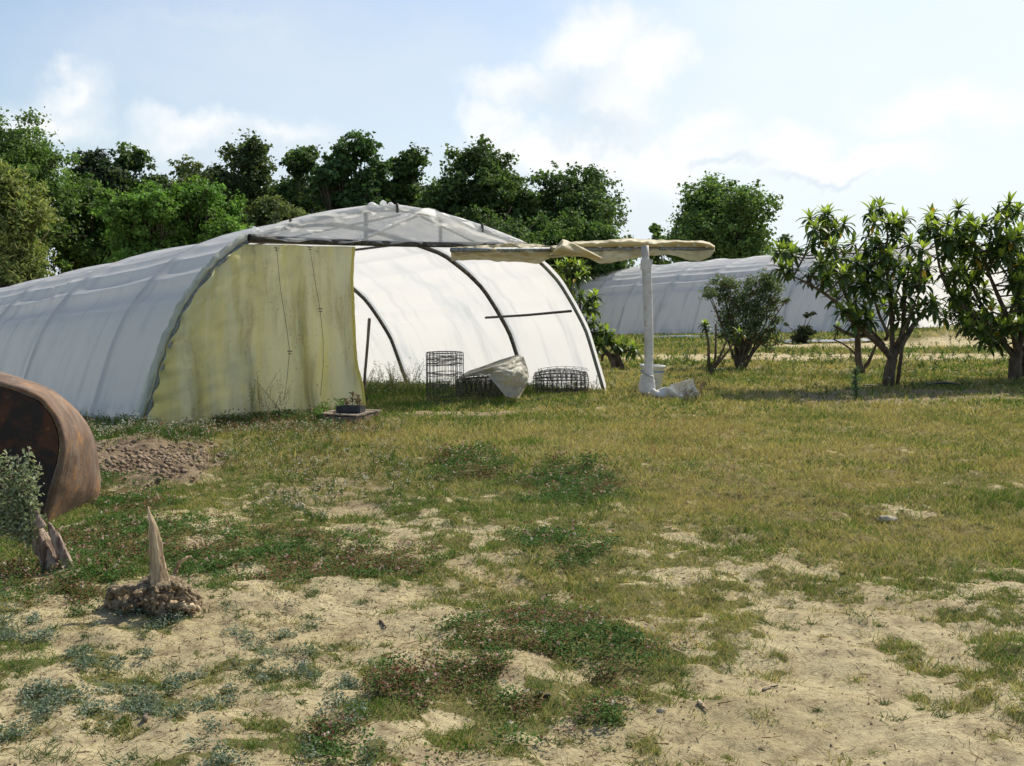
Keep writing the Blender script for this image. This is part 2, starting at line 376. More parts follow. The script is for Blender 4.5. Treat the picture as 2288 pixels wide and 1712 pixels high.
CLOVER = [(600, 1245, 300, 62), (330, 1215, 190, 60), (100, 1280, 170, 70), (110, 1340, 130, 45), (290, 1100, 110, 50), (1290, 1085, 125, 48), (1270, 1225, 120, 42),
          (900, 1515, 140, 60), (1290, 1435, 260, 80), (600, 1650, 90, 55), (840, 1700, 110, 30), (1400, 1600, 70, 40), (1130, 1655, 90, 26), (1150, 1520, 120, 50),
          (380, 960, 140, 45), (640, 945, 160, 25), (1040, 1040, 90, 30), (800, 1260, 110, 30), (60, 1240, 90, 40)]
def toPix(x, y, z=0.0):
    x = np.asarray(x, float); dz = z - EYE
    a = y * math.cos(PITCH) - dz * math.sin(PITCH); b = y * math.sin(PITCH) + dz * math.cos(PITCH)
    return CX + F * x / a, CY - F * b / a
def bilin(T, px, py):
    fx = np.clip(px / 2288 * 14, 0, 13.999); ix = fx.astype(int); fx = fx - ix
    iy = np.clip(np.searchsorted(CYS, py) - 1, 0, len(CYS) - 2); fy = np.clip((py - CYS[iy]) / (CYS[iy + 1] - CYS[iy]), 0, 1)
    return (T[iy, ix] * (1 - fx) + T[iy, ix + 1] * fx) * (1 - fy) + (T[iy + 1, ix] * (1 - fx) + T[iy + 1, ix + 1] * fx) * fy
def fields(x, y):
    px, py = toPix(x, np.maximum(y, 0.5)); wx = (fbm(x * 1.7, y * 1.7, 3, 61) - .5); wy = (fbm(x * 1.7, y * 1.7, 3, 71) - .5)
    sc = F / np.maximum(y, 3)
    pxw = px + wx * 0.9 * sc; pyw = py + wy * 0.5 * sc * (2.0 / np.maximum(y, 3))
    cov = np.clip(bilin(COV, pxw, pyw) * 1.14 + .02, 0, 1); dry = bilin(DRY, pxw, pyw)
    cl = np.zeros_like(cov)
    for (cx, cy, rx, ry) in CLOVER:
        q = ((pxw - cx) / rx) ** 2 + ((pyw - cy) / ry) ** 2; cl = np.maximum(cl, 1 - sstep(0.6, 1.25, q))
    blue = sstep(1290, 1400, pyw) * (1 - sstep(560, 760, pxw)) * (1-cl)
    return cov, dry, cl, blue
def patch(x, y):   # patch noise 0..1 roughly uniform
    n = 0.42 * fbm(x * 3.6, y * 3.6, 3, 31) + 0.58 * fbm(x * 10.5, y * 10.5, 3, 41)
    return np.clip((n - 0.28) / 0.44, 0, 1)

# ------------------------------------------------------------------ ground
def ground_mat():
    m, t, out = mat('sandy_ground')
    co = t.new('ShaderNodeTexCoord').outputs['Object']
    at_ = t.new('ShaderNodeAttribute', attribute_name='col'); sep = t.new('ShaderNodeSeparateColor'); t.l.new(at_.outputs[0], sep.inputs[0])
    cov, dry, soil = sep.outputs[0], sep.outputs[1], sep.outputs[2]  # soil channel holds real dug soil and the painted shadow strips
    big, _ = t.noise(co, .9, 5, .6); mid, _ = t.noise(co, 7, 7, .68); fin, _ = t.noise(co, 60, 6, .75); lit, _ = t.noise(t.vmath('MULTIPLY', co, (1, 1, 1)), 24, 8, .78, 1.5)
    sand = t.mix(t.ramp(big, .35, .65), c4((.50, .41, .225)), c4((.61, .515, .30)))
    sand = t.mix(t.math('MULTIPLY', t.ramp(mid, .45, .66), .7), sand, c4((.29, .22, .13)))
    sand = t.mix(t.math('MULTIPLY', t.ramp(lit, .50, .64), .7), sand, c4((.17, .125, .07)))
    sand = t.mix(t.math('MULTIPLY', t.ramp(fin, .60, .75), .5), sand, c4((.60, .52, .34)))
    under = t.mix(t.ramp(mid, .4, .65), c4((.19, .17, .06)), c4((.10, .13, .035)))
    dryc = t.mix(t.ramp(lit, .4, .65), c4((.30, .235, .10)), c4((.18, .15, .06)))
    under = t.mix(dry, under, dryc)
    cn = t.math('ADD', cov, t.math('MULTIPLY', t.math('SUBTRACT', lit, .5), .9))
    col = t.mix(t.ramp(cn, .38, .72), sand, under)
    clod = t.mix(t.ramp(mid, .4, .6), c4((.17, .12, .075)), c4((.29, .215, .135)))
    col = t.mix(soil, col, clod)
    hh = t.math('ADD', t.math('MULTIPLY', mid, 1.0), t.math('MULTIPLY', fin, .35)); hh = t.math('ADD', hh, t.math('MULTIPLY', lit, .6))
    b = bsdf(t, col, .95, 0, .1, bump(t, hh, .9, .03)); t.l.new(b.outputs[0], out.inputs[0]); return m
M['ground'] = ground_mat()
def soil_shade_mask(x, y):
    px, py = toPix(x, y)
    q = np.minimum(((px - 320) / 175) ** 2 + ((py - 1035) / 48) ** 2, 9)
    m1 = 1 - sstep(.4, 1.1, q + 1.6 * (fbm(x * 3, y * 3, 4, 91) - .5))
    q2 = ((px - 760) / 190) ** 2 + ((py - 1100) / 38) ** 2; m2 = .55 * (1 - sstep(.4, 1.3, q2 + 1.2 * (fbm(x * 5, y * 5, 3, 92) - .5)))
    q3 = ((px - 2060) / 420) ** 2 + ((py - 884) / 16) ** 2; m3 = .7 * (1 - sstep(.5, 1.3, q3 + .6 * (fbm(x * 3, y * 3, 3, 93) - .5)))  # ground coloured dark where the loquats cast their shadow
    q4 = ((px - 1010) / 180) ** 2 + ((py - 926) / 10) ** 2; m4 = .7 * (1 - sstep(.5, 1.3, q4 + .6 * (fbm(x * 3, y * 3, 3, 94) - .5)))  # dark strip painted in for the shadow of the draped sheet
    return np.maximum.reduce([m1, m2, m3, m4])
def stripmask(x, y):   # bare sandy strips between the crop rows farther off
    px, py = toPix(x, y)
    n = .8 * (fbm(x * .7, y * .7, 3, 95) - .5)
    a = 1 - sstep(.5, 1.2, ((py - 798) / 9) ** 2 + n * 2); a = a * sstep(1330, 1420, px)
    b = 1 - sstep(.5, 1.2, ((py - 773) / 5) ** 2 + n * 2); b = b * sstep(1500, 1700, px)
    c = .8 * (1 - sstep(.5, 1.2, ((px - 2130) / 110) ** 2 + ((py - 742) / 20) ** 2 + n * 2))
    return np.maximum.reduce([a, b, c])
th = np.radians(np.linspace(-62, 62, 620)); rr = np.concatenate([np.geomspace(1.6, 26, 560), np.geomspace(26.5, 1500, 90)])
TH, RR = np.meshgrid(th, rr); GX = RR * np.sin(TH); GY = RR * np.cos(TH)
GZ = terr(GX, GY)
cov, dry, cl, blue = fields(GX, GY); pt = patch(GX, GY)
cc_ = sstep(-.03, .22, cov - pt); so = soil_shade_mask(GX, GY); st_ = stripmask(GX, GY)
cc_ = cc_ * (1 - so) * (1 - .9 * st_)
GZ = GZ + so * (GY < 14) * .12 * (.6 * fbm(GX * 2.5, GY * 2.5, 3, 97) + .4 * fbm(GX * 14, GY * 14, 3, 98) - .3) * (np.hypot((toPix(GX, GY)[0] - 320) / 175, (toPix(GX, GY)[1] - 1035) / 48) < 1.4)
a_, b_ = GX.shape; idx = np.arange(a_ * b_).reshape(a_, b_)
Q = np.stack([idx[:-1, :-1], idx[1:, :-1], idx[1:, 1:], idx[:-1, 1:]], -1).reshape(-1, 4)[:, ::-1]
gcol = np.stack([cc_, np.clip(dry, 0, 1), so], -1).reshape(-1, 3)
g = mesh_obj('ground', np.stack([GX, GY, GZ], -1).reshape(-1, 3), Q, M['ground'], None, True, gcol); tag(g, 'sandy ground with patchy grass and bare pale soil', kind='structure')
# ground behind and beside the camera
thb = np.radians(np.linspace(62, 298, 60)); rb = np.array([1.6, 5, 20, 80, 400, 1500.])
gm = MB(); TB, RB = np.meshgrid(thb, rb); XB = RB * np.sin(TB); YB = RB * np.cos(TB)
gm.grid(np.stack([XB, YB, np.where(RB > 1e-3, terr(XB, YB) if False else np.zeros_like(XB), 0) - .02], -1), (.4, .5, 0))
ang = np.radians(np.linspace(0, 360, 48, endpoint=False)); gm.add(np.concatenate([[[0, 0, -.05]], np.stack([1.75 * np.sin(ang), 1.75 * np.cos(ang), -.05 + 0 * ang], -1)]), [(0, i + 1, (i + 1) % 48 + 1) for i in range(48)], (.3, .5, 0))
tag(gm.build('ground_behind', M['ground'], None, True, True), 'sandy ground around the viewpoint', kind='structure')

# ------------------------------------------------------------------ vegetation baking
def jitter(c, n, amt=.2): return np.clip(np.asarray(c) * (1 + amt * (rng.random((n, 3)) - .5) + amt * (rng.random((n, 1)) - .5)), 0, 1)
class Blades:
    """bulk blades/leaflets: arrays of quads"""
    def __init__(s): s.v = []; s.c = []
    def add(s, base, dirv, length, width, col, bend=.3, tipf=.35):
        """base (n,3); dirv unit (n,3); tapered quad blade"""
        n = len(base); side = np.cross(dirv, np.array((0, 0, 1.0)) + .01); side /= (np.linalg.norm(side, axis=1)[:, None] + 1e-9)
        a = rng.random(n) * 2 * math.pi; b2 = np.cross(dirv, side); side = side * np.cos(a)[:, None] + b2 * np.sin(a)[:, None]
        length = np.asarray(length).reshape(-1, 1); width = np.asarray(width).reshape(-1, 1)
        tip = base + dirv * length - np.array((0, 0, 1.)) * length * bend * rng.random((n, 1))
        q = np.stack([base - side * width * .5, base + side * width * .5, tip + side * width * tipf * .5, tip - side * width * tipf * .5], 1)
        s.v.append(q.reshape(-1, 3)); s.c.append(np.repeat(col, 4, axis=0))
    def leaf(s, base, nrm, size, col, aspect=.6):
        n = len(base); r = rng.normal(size=(n, 3)); u = np.cross(nrm, r); u /= (np.linalg.norm(u, axis=1)[:, None] + 1e-9); v = np.cross(nrm, u)
        v /= (np.linalg.norm(v, axis=1)[:, None] + 1e-9)
        size = np.asarray(size).reshape(-1, 1); nn = nrm * size * .18
        q = np.stack([base - u * size * .5, base - v * size * aspect * .5 + nn, base + u * size * .5, base + v * size * aspect * .5 + nn], 1)
        s.v.append(q.reshape(-1, 3)); s.c.append(np.repeat(col, 4, axis=0))
    def build(s, name, m, parent=None, loc=None):
        V = np.concatenate(s.v); C = np.concatenate(s.c); Fc = np.arange(len(V), dtype=np.int32).reshape(-1, 4)
        return mesh_obj(name, V, Fc, m, parent, False, C, loc)
def dirs(n, spread, up=1.0):
    a = rng.random(n) * 2 * math.pi; r = spread * np.sqrt(rng.random(n)); d = np.stack([np.cos(a) * r, np.sin(a) * r, np.full(n, up)], -1)
    return d / np.linalg.norm(d, axis=1)[:, None]
def scatter(n, d0, d1, half=.49):
    # uniform on the ground in the wedge seen (and a little beside it)
    d = np.sqrt(rng.random(n) * (d1 ** 2 - d0 ** 2) + d0 ** 2); x = (rng.random(n) * 2 - 1) * half * d * 1.12
    return x, d
def inside_main(x, y):   # inside main tunnel floor
    u = (x - L0[0]) * AX[0] + (y - L0[1]) * AX[1]; s = (x - L0[0]) * DX[0] + (y - L0[1]) * DX[1]
    return u, s
GREEN = np.array((.085, .165, .028)); GREEN2 = np.array((.15, .225, .045)); STRAW = np.array((.50, .43, .18)); STRAW2 = np.array((.32, .29, .11)); BROWNW = np.array((.20, .10, .045))
grassB = Blades(); cloverB = Blades(); blueB = Blades()
for (d0, d1, dens, nb, hl, wd) in [(3.3, 6, 520, 18, .034, .0030), (6, 9.5, 400, 12, .042, .0045), (9.5, 14, 240, 10, .055, .0075), (14, 21, 120, 8, .07, .012), (21, 33, 36, 8, .09, .024), (33, 60, 10, 7, .11, .045)]:
    n = int(.49 * 1.12 * (d1 ** 2 - d0 ** 2) * dens); x, y = scatter(n, d0, d1)
    cov, dry, cl, blue = fields(x, y); pt = patch(x, y); so = soil_shade_mask(x, y); stp = stripmask(x, y)
    u, s = inside_main(x, y)
    inn = (u > .1) & (u < 7.2) & (s > .3)
    cov = np.where(inn, .93, cov); dry = np.where(inn, .2, dry)
    keep = (rng.random(n) < sstep(-.08, .09, cov - pt)) & (rng.random(n) > so * .93) & (rng.random(n) > stp * .9)
    keep |= (rng.random(n) < .010)
    keep &= ~((u > -1.2) & (u < -.05) & (s > .4))
    isb = keep & (rng.random(n) < blue * 2.5 * sstep(.44, .54, fbm(x * 6.5, y * 6.5, 2, 66))); isc = keep & ~isb & (rng.random(n) < cl * .85); isg = keep & ~isb & ~isc
    # grass
    xi, yi, dr = x[isg], y[isg], dry[isg]; k = len(xi)
    dn = np.clip(dr * 1.04 + .02 + 1.5 * (fbm(xi * 1.3, yi * 1.3, 3, 51) - .5) + .5 * (fbm(xi * 6, yi * 6, 2, 52) - .5), 0, 1)
    zz = terr(xi, yi); hf = .6 + .9 * fbm(xi * 1.1, yi * 1.1, 3, 55); sparse = (y[isg] < 9) & (cov[isg] < .35); hf = np.where(sparse, hf * .75, hf)
    R_ = np.repeat(np.arange(k), nb); m_ = len(R_)
    off = rng.normal(size=(m_, 2)) * (.018 + wd * 2.2)
    bx = xi[R_] + off[:, 0]; by = yi[R_] + off[:, 1]; b = np.stack([bx, by, zz[R_] - .004], -1)
    isd = rng.random(m_) < dn[R_]; c = np.where(isd[:, None], np.where(rng.random((m_, 1)) < .5, STRAW, STRAW2), np.where(rng.random((m_, 1)) < .5, GREEN, GREEN2))
    c = c * (.75 + .5 * rng.random((m_, 1))) * (1 + .15 * (rng.random((m_, 3)) - .5))
    grassB.add(b, dirs(m_, 1.1), hl * hf[R_] * (.5 + rng.random(m_)), wd * (.7 + .6 * rng.random(m_)), c)
    # clover: low leaflets + flower heads
    xi, yi = x[isc], y[isc]; k = len(xi)
    if k:
        zz = terr(xi, yi); nl = nb + 14; R_ = np.repeat(np.arange(k), nl); m_ = len(R_); off = rng.normal(size=(m_, 2)) * .032
        hgt = (.006 + .042 * rng.random(m_)) * (.5 + 1.1 * fbm(xi * 2, yi * 2, 2, 57))[R_] * (1.1 if d0 < 9 else 1.7)
        b = np.stack([xi[R_] + off[:, 0], yi[R_] + off[:, 1], zz[R_] + hgt], -1)
        browny = (fbm(xi * 3, yi * 3, 3, 58)[R_] > np.where(yi < 5.6, .46, .58)[R_]) & (rng.random(m_) < .55)
        c = np.where(browny[:, None], np.array((.21, .125, .07)), np.where(rng.random((m_, 1)) < .6, (.060, .135, .026), (.11, .19, .044))) * (.7 + .6 * rng.random((m_, 1)))
        nr = dirs(m_, .9); cloverB.leaf(b, nr, (.0095 + wd * 1.25) * (.7 + .6 * rng.random(m_)), c, .85)
        fl = rng.random(k) < (.30 if d0 < 9 else .42); xf, yf = xi[fl], yi[fl]; kf = len(xf); R_ = np.repeat(np.arange(kf), 5); m_ = len(R_)
        ft = rng.random(kf); fc = np.where((ft < .38)[:, None], (.55, .36, .34), np.where((ft < .6)[:, None], (.62, .55, .48), (.22, .09, .06)))
        hz = (.055 + .035 * rng.random(kf)) * (1 if d0 < 9 else 1.6)
        b = np.stack([xf[R_] + rng.normal(size=m_) * .004, yf[R_] + rng.normal(size=m_) * .004, terr(xf, yf)[R_] + hz[R_] + rng.normal(size=m_) * .004], -1)
        cloverB.leaf(b, dirs(m_, 2.0), .009 + wd * .9, fc[R_] * (.8 + .4 * rng.random((m_, 1))), .9)
    # blue-green creeping weed
    xi, yi = x[isb], y[isb]; k = len(xi)
    if k:
        zz = terr(xi, yi); nl = 34; R_ = np.repeat(np.arange(k), nl); m_ = len(R_); off = rng.normal(size=(m_, 2)) * .022
        rr_ = np.hypot(off[:, 0], off[:, 1]); b = np.stack([xi[R_] + off[:, 0], yi[R_] + off[:, 1], zz[R_] + np.maximum(.004, .05 * rng.random(m_) * (1 - rr_ / .09))], -1)
        c = np.where(rng.random((m_, 1)) < .45, (.13, .185, .12), (.27, .32, .24)) * (.65 + .6 * rng.random((m_, 1)))
        blueB.leaf(b, dirs(m_, 1.1), .010 + .009 * rng.random(m_), c, .55)
# small tufts on the bare sand
for (cnt, d0, d1) in [(2300, 3.5, 9.0)]:
    x, y = scatter(cnt, d0, d1); px, py = toPix(x, y); kk = (rng.random(cnt) < .18 + .82 * sstep(.52, .62, fbm(x * 2.2, y * 2.2, 3, 88))) & (rng.random(cnt) > .85 * sstep(1500, 1650, px) * sstep(1350, 1450, py) * (1 - sstep(1900, 2050, px))); x, y = x[kk], y[kk]; k = len(x)
    sz = .6 + 2.4 * rng.random(k) ** 2.5; nb = 44; R_ = np.repeat(np.arange(k), nb); m_ = len(R_); a = rng.random(m_) * 6.283
    b = np.stack([x[R_] + rng.normal(size=m_) * .017 * sz[R_], y[R_] + rng.normal(size=m_) * .015 * sz[R_], terr(x, y)[R_] - .003], -1)
    c = np.where((rng.random(k) < .2)[R_][:, None], STRAW2, np.where(rng.random((m_, 1)) < .7, (.075, .125, .04), (.12, .17, .06))) * (.7 + .6 * rng.random((m_, 1)))
    grassB.add(b, dirs(m_, 1.7), .030 * sz[R_] ** .5 * (.5 + .8 * rng.random(m_)), .0035 + 0 * a, c)
tag(grassB.build('grass', M['grass']), 'short patchy green and dry grass growing across the plot', 'grass', kind='stuff')
tag(cloverB.build('clover', M['grass']), 'low dark clover mats with pink and brown flower heads', 'clover', kind='stuff')
tag(blueB.build('creeping_weeds', M['grass']), 'low blue green creeping weeds on the bare sand', 'weeds', kind='stuff')
# loose dry litter: straws, twigs lying on the sand
lit = Blades(); n = 42000; x, y = scatter(n, 3.3, 10.5); px, py = toPix(x, y); kk = (rng.random(n) > .75 * sstep(1450, 1650, px) * sstep(1300, 1400, py) * (1 - sstep(2050, 2250, px))); x, y = x[kk], y[kk]; n = len(x); a = rng.random(n) * 6.283
dv = np.stack([np.cos(a), np.sin(a), .12 * rng.normal(size=n)], -1); dv /= np.linalg.norm(dv, axis=1)[:, None]
c = np.where(rng.random((n, 1)) < .55, (.16, .105, .06), (.46, .38, .22)) * (.6 + .7 * rng.random((n, 1)))
lit.add(np.stack([x, y, terr(x, y) + .004], -1), dv, .012 + .05 * rng.random(n) ** 3, .0028 + .0022 * rng.random(n), c, 0, .6)
tag(lit.build('dry_litter', M['grass']), 'scattered dry stalks and crumbs lying on the bare sand', 'litter', kind='stuff')
# clods and crumbs of soil
def crumbs(n, x, y, r, colr):
    ico = np.array([(0, 0, 1), (1, 0, 0), (0, 1, 0), (-1, 0, 0), (0, -1, 0), (0, 0, -1)], float); fc = np.array([(0, 1, 2), (0, 2, 3), (0, 3, 4), (0, 4, 1), (5, 2, 1), (5, 3, 2), (5, 4, 3), (5, 1, 4)])
    v = ico[None] * (r[:, None, None]) * (.55 + .8 * rng.random((n, 6, 1))) ; v[:, :, 2] *= .75; a = rng.random(n) * 6.283; ca, sa = np.cos(a)[:, None], np.sin(a)[:, None]
    vx = v[:, :, 0] * ca - v[:, :, 1] * sa; vy = v[:, :, 0] * sa + v[:, :, 1] * ca
    z = terr(x, y); V = np.stack([vx + x[:, None], vy + y[:, None], v[:, :, 2] + z[:, None] + r[:, None] * .3], -1).reshape(-1, 3)
    Fc = (fc[None] + 6 * np.arange(n)[:, None, None]).reshape(-1, 3); return V, Fc
n = 9000; x, y = scatter(n, 3.3, 9); r = .0022 + .006 * rng.random(n) ** 4
V, Fc = crumbs(n, x, y, r, None)
tag(mesh_obj('soil_crumbs', V, Fc, M['clod'], None, False), 'tiny soil crumbs scattered over the bare sand', 'soil crumbs', kind='stuff')
p = gp(330, 1035); n = 7000; x = p[0] + rng.normal(size=n) * .62 - .1; y = p[1] + rng.normal(size=n) * .42; px, py = toPix(x, y)
kk = (soil_shade_mask(x, y) > .25); x, y = x[kk], y[kk]; n = len(x); r = .004 + .034 * rng.random(n) ** 14 + .007 * rng.random(n)
V, Fc = crumbs(n, x, y, r, None); V[:, 2] += .02
tag(mesh_obj('dug_soil', V, Fc, M['clod'], None, True), 'brown heap of dug cloddy soil beside the rusty digger bucket', 'soil', kind='stuff')

# tall weeds on the bank in front of the tunnel, inside the doorway and at the bank
tall = Blades()
def tallweeds(px0, px1, py0, py1, cnt, h0, h1, cols, flower=None, leafsz=.018, stemw=.006, spread=.35, fsz=.014):
    for i in range(cnt):
        q = flatp(random.uniform(px0, px1), random.uniform(py0, py1)); z = float(terr(q[0], q[1])); h = random.uniform(h0, h1)
        lean = np.array((random.gauss(0, .18), random.gauss(0, .18), 1.0)); lean /= np.linalg.norm(lean); b0 = np.array((q[0], q[1], z))
        nb = random.randint(2, 5); c = np.array(random.choice(cols))
        for j in range(nb):
            t0 = random.uniform(.0, .55); d = lean + np.array((random.gauss(0, spread), random.gauss(0, spread), 0)); d /= np.linalg.norm(d); ln = h * (1 - t0) * random.uniform(.6, 1)
            st = b0 + lean * h * t0
            tall.add(st[None], d[None], [ln], [stemw], c[None] * .9, 0.0, .5)
            k = max(3, int(ln / .022)); tt = rng.random(k); bb = st + d * (tt * ln)[:, None] + rng.normal(size=(k, 3)) * .012
            tall.add(bb, dirs(k, 1.6, .5), leafsz * (.6 + .9 * rng.random(k)) * 1.6, leafsz * .45 + 0 * tt, c * (.7 + .6 * rng.random((k, 1))), .4, .4)
            if flower is not None and random.random() < .42:
                kf = 4; tall.leaf(np.repeat((st + d * ln)[None], kf, 0) + rng.normal(size=(kf, 3)) * .012, dirs(kf, 2.), fsz + 0 * rng.random(kf), np.repeat(np.array(random.choice(flower))[None], kf, 0), .9)
G1 = [(.10, .15, .04), (.14, .18, .06), (.07, .12, .035)]; DRYW = [(.30, .24, .11), (.36, .27, .14), (.22, .17, .08)]; WF = [(.62, .61, .55), (.52, .40, .36), (.24, .11, .07)]
tallweeds(215, 480, 960, 1010, 170, .07, .16, G1, WF[:2], .016, .006)
tallweeds(330, 860, 950, 990, 220, .05, .12, G1 + DRYW, WF, .014, .006)
tallweeds(420, 900, 955, 1070, 260, .08, .17, G1 + DRYW, WF, .014, .005, fsz=.011)
tallweeds(205, 470, 950, 1000, 150, .12, .24, G1, WF[:2], .016, .006)
tallweeds(470, 840, 938, 965, 170, .05, .11, G1 + DRYW, [(.22, .09, .055), (.30, .16, .10)], .014, .006, fsz=.018)
tallweeds(560, 640, 930, 950, 9, .5, .75, [(.16, .18, .08), (.25, .2, .12)], WF[:1], .015, .007, .25)
tallweeds(700, 790, 925, 945, 22, .12, .25, [(.16, .28, .05)], None, .03, .012)
tallweeds(810, 1340, 845, 880, 260, .12, .30, G1, WF[:1], .02, .010)
tallweeds(820, 935, 850, 870, 26, .35, .62, [(.20, .22, .10), (.28, .24, .15)], WF[:1], .02, .010, .3)
tallweeds(1350, 2288, 830, 880, 170, .08, .22, G1 + DRYW[:1], WF[:1], .022, .010)
tallweeds(1330, 2288, 752, 830, 260, .10, .30, G1, WF[:1], .035, .018)
tallweeds(1440, 1640, 940, 1030, 26, .12, .26, [(.34, .2, .1), (.3, .22, .1)], None, .012, .004, .5)
tallweeds(560, 760, 960, 1180, 110, .08, .18, G1, WF[:2], .015, .005)
tallweeds(1480, 2280, 930, 1150, 150, .05, .11, DRYW, None, .010, .004)
tallweeds(740, 1000, 1010, 1130, 60, .06, .14, G1, WF[:2], .016, .005)
tallweeds(1525, 1590, 870, 905, 26, .15, .35, [(.10, .10, .05), (.18, .13, .08)], None, .02, .008)
tag(tall.build('tall_weeds', M['grass']), 'tall stalky weeds with small white flowers on the bank and in the tunnel doorway', 'weeds', kind='stuff')
#@@PART2
# ------------------------------------------------------------------ polytunnels
PROF = np.array([(0, 0), (.07, .12), (.19, .49), (.35, .95), (.53, 1.33), (.72, 1.60), (1.01, 1.93), (1.38, 2.20), (1.86, 2.38), (2.4, 2.52), (3.12, 2.64), (3.6, 2.67), (4.24, 2.60),
                 (4.92, 2.45), (5.60, 2.26), (6.08, 1.96), (6.40, 1.70), (6.69, 1.33), (6.95, .95), (7.12, .52), (7.27, .14), (7.32, 0)], float)
def resample(P, n):
    d = np.concatenate([[0], np.cumsum(np.linalg.norm(np.diff(P, axis=0), axis=1))]); t = np.linspace(0, d[-1], n)
    return np.stack([np.interp(t, d, P[:, i]) for i in range(P.shape[1])], -1), t
PR, PT = resample(PROF, 241)
k_ = np.exp(-np.linspace(-2, 2, 13) ** 2); k_ /= k_.sum()
pad = np.concatenate([PR[:1].repeat(6, 0) + (PR[0] - PR[1]) * np.arange(6, 0, -1)[:, None], PR, PR[-1:].repeat(6, 0) + (PR[-1] - PR[-2]) * np.arange(1, 7)[:, None]])
PR = np.stack([np.convolve(pad[:, i], k_, 'valid') for i in range(2)], -1)
PLEN = PT[-1]
def prof(v):   # v metres along the arch from the left foot -> (u, z)
    v = np.asarray(v, float); return np.stack([np.interp(v, PT, PR[:, 0]), np.interp(v, PT, PR[:, 1])], -1)
def setfuv(o, uv, z=0):
    a = o.data.attributes.new('fuv', 'FLOAT_VECTOR', 'POINT'); q = np.zeros((len(uv), 3), np.float32); q[:, :2] = uv; q[:, 2] = z; a.data.foreach_set('vector', q.ravel())
def V3(u, z, s, L=L0, A=AX, D=DX, k=1.0):
    u = np.asarray(u, float)[..., None]; z = np.asarray(z, float)[..., None]; s = np.asarray(s, float)[..., None]
    return L + A * u * k + D * s + np.array((0, 0, 1.0)) * z * k
NODES = np.array([0, 1.62, 2.02, 2.42, 2.80, 3.18, 3.55, 3.92, 4.4, 4.9, 5.4, 5.9, 6.4, 6.9, 7.4, 7.85, 8.3, 8.6, PLEN])
NODES = NODES[NODES <= PLEN + 1e-6]
def cover(L, A, D, k, hoops, ds, seed, root, name='plastic_cover', m='film', facet=.85, vis=True, s0=0.0):
    rs = np.random.default_rng(seed); smax = hoops[-1]; ns = int((smax - s0) / ds) + 1
    s = np.linspace(s0, smax, ns); v = np.unique(np.concatenate([np.linspace(0, PLEN, 120), NODES]))
    P = prof(v); N = prof(NODES); lin = np.stack([np.interp(v, NODES, N[:, 0]), np.interp(v, NODES, N[:, 1])], -1)
    wl = (v > 1.6) & (v < 7.6); P = np.where(wl[:, None], P * (1 - facet) + lin * facet, P)
    T = np.gradient(P, axis=0); T /= np.linalg.norm(T, axis=1)[:, None]; Nn = np.stack([-T[:, 1], T[:, 0]], -1)
    S, VV = np.meshgrid(s, v, indexing='ij')
    hp = np.array(hoops); i = np.clip(np.searchsorted(hp, S) - 1, 0, len(hp) - 2); fr = np.clip((S - hp[i]) / (hp[i + 1] - hp[i]), 0, 1); span = hp[i + 1] - hp[i]
    sag = -(4 * fr * (1 - fr)) * .035 * np.minimum(span, 2.5) / 2.5 * np.sin(math.pi * VV / PLEN) ** .5
    frn = np.clip(np.searchsorted(NODES, VV) - 1, 0, len(NODES) - 2); VS = VV + .05 * (fr - .5) * (span > 0); frn = np.clip(np.searchsorted(NODES, VS) - 1, 0, len(NODES) - 2)
    fn = np.clip((VS - NODES[frn]) / (NODES[frn + 1] - NODES[frn]), 0, 1); wv_ = NODES[frn + 1] - NODES[frn]
    hmask = 1 - np.max([np.exp(-((S - h_) / .17) ** 2) for h_ in hoops], axis=0); off = sag + .055 - hmask * .046 * wv_ / .4 * np.sin(math.pi * fn) * (wv_ < .7) * (.55 + .9 * fbm(S * .5, frn * 1.7, 2, seed + 2))
    for j in range(int(smax * 2.2)):      # folds running round the arch
        sj = rs.random() * smax; a = rs.normal() * .026; wd = .018 + .030 * rs.random(); vc = rs.random() * PLEN; vl = .6 + 2 * rs.random(); sl = rs.normal() * .06
        off = off + a * np.exp(-((S - sj - sl * (VV - vc)) / wd) ** 2) * np.exp(-((VV - vc) / vl) ** 2) * (1 - .7 * sstep(2.4, 3.2, VV) * (1 - sstep(6, 7, VV)))
    off = off + .012 * (fbm(S * 1.6, VV * .5, 3, seed) - .5) + .006 * (fbm(S * 5, VV * 1.4, 3, seed + 9) - .5)
    for h_ in hoops[:-1]: off = off + .022 * np.exp(-((S - h_) / .06) ** 2)
    U = P[None, :, 0] + Nn[None, :, 0] * off; Z = P[None, :, 1] + Nn[None, :, 1] * off
    Z = np.where(VV < 1e-6, Z - .30, np.where(VV > PLEN - 1e-6, Z - .12, Z))
    G = V3(U, Z, S, L, A, D, k); mb = MB(); mb.grid(G)
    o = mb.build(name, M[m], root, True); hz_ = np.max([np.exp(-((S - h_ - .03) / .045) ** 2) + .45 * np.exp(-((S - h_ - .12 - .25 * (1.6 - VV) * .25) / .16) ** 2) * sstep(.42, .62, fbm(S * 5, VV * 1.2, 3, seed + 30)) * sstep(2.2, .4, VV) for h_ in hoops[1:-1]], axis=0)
    hz_ = hz_ * (.35 + .65 * sstep(.38, .62, fbm(S * 3, VV * 1.5, 3, seed + 31))) + .7 * sstep(.30, .0, VV) * sstep(.4, .6, fbm(S * 4, VV * 4, 3, seed + 33))  # mask for the painted hoop shadows plus stain patches low on the film
    setfuv(o, np.stack([S.ravel(), VV.ravel()], -1), np.clip(hz_, 0, 1).ravel()); return o
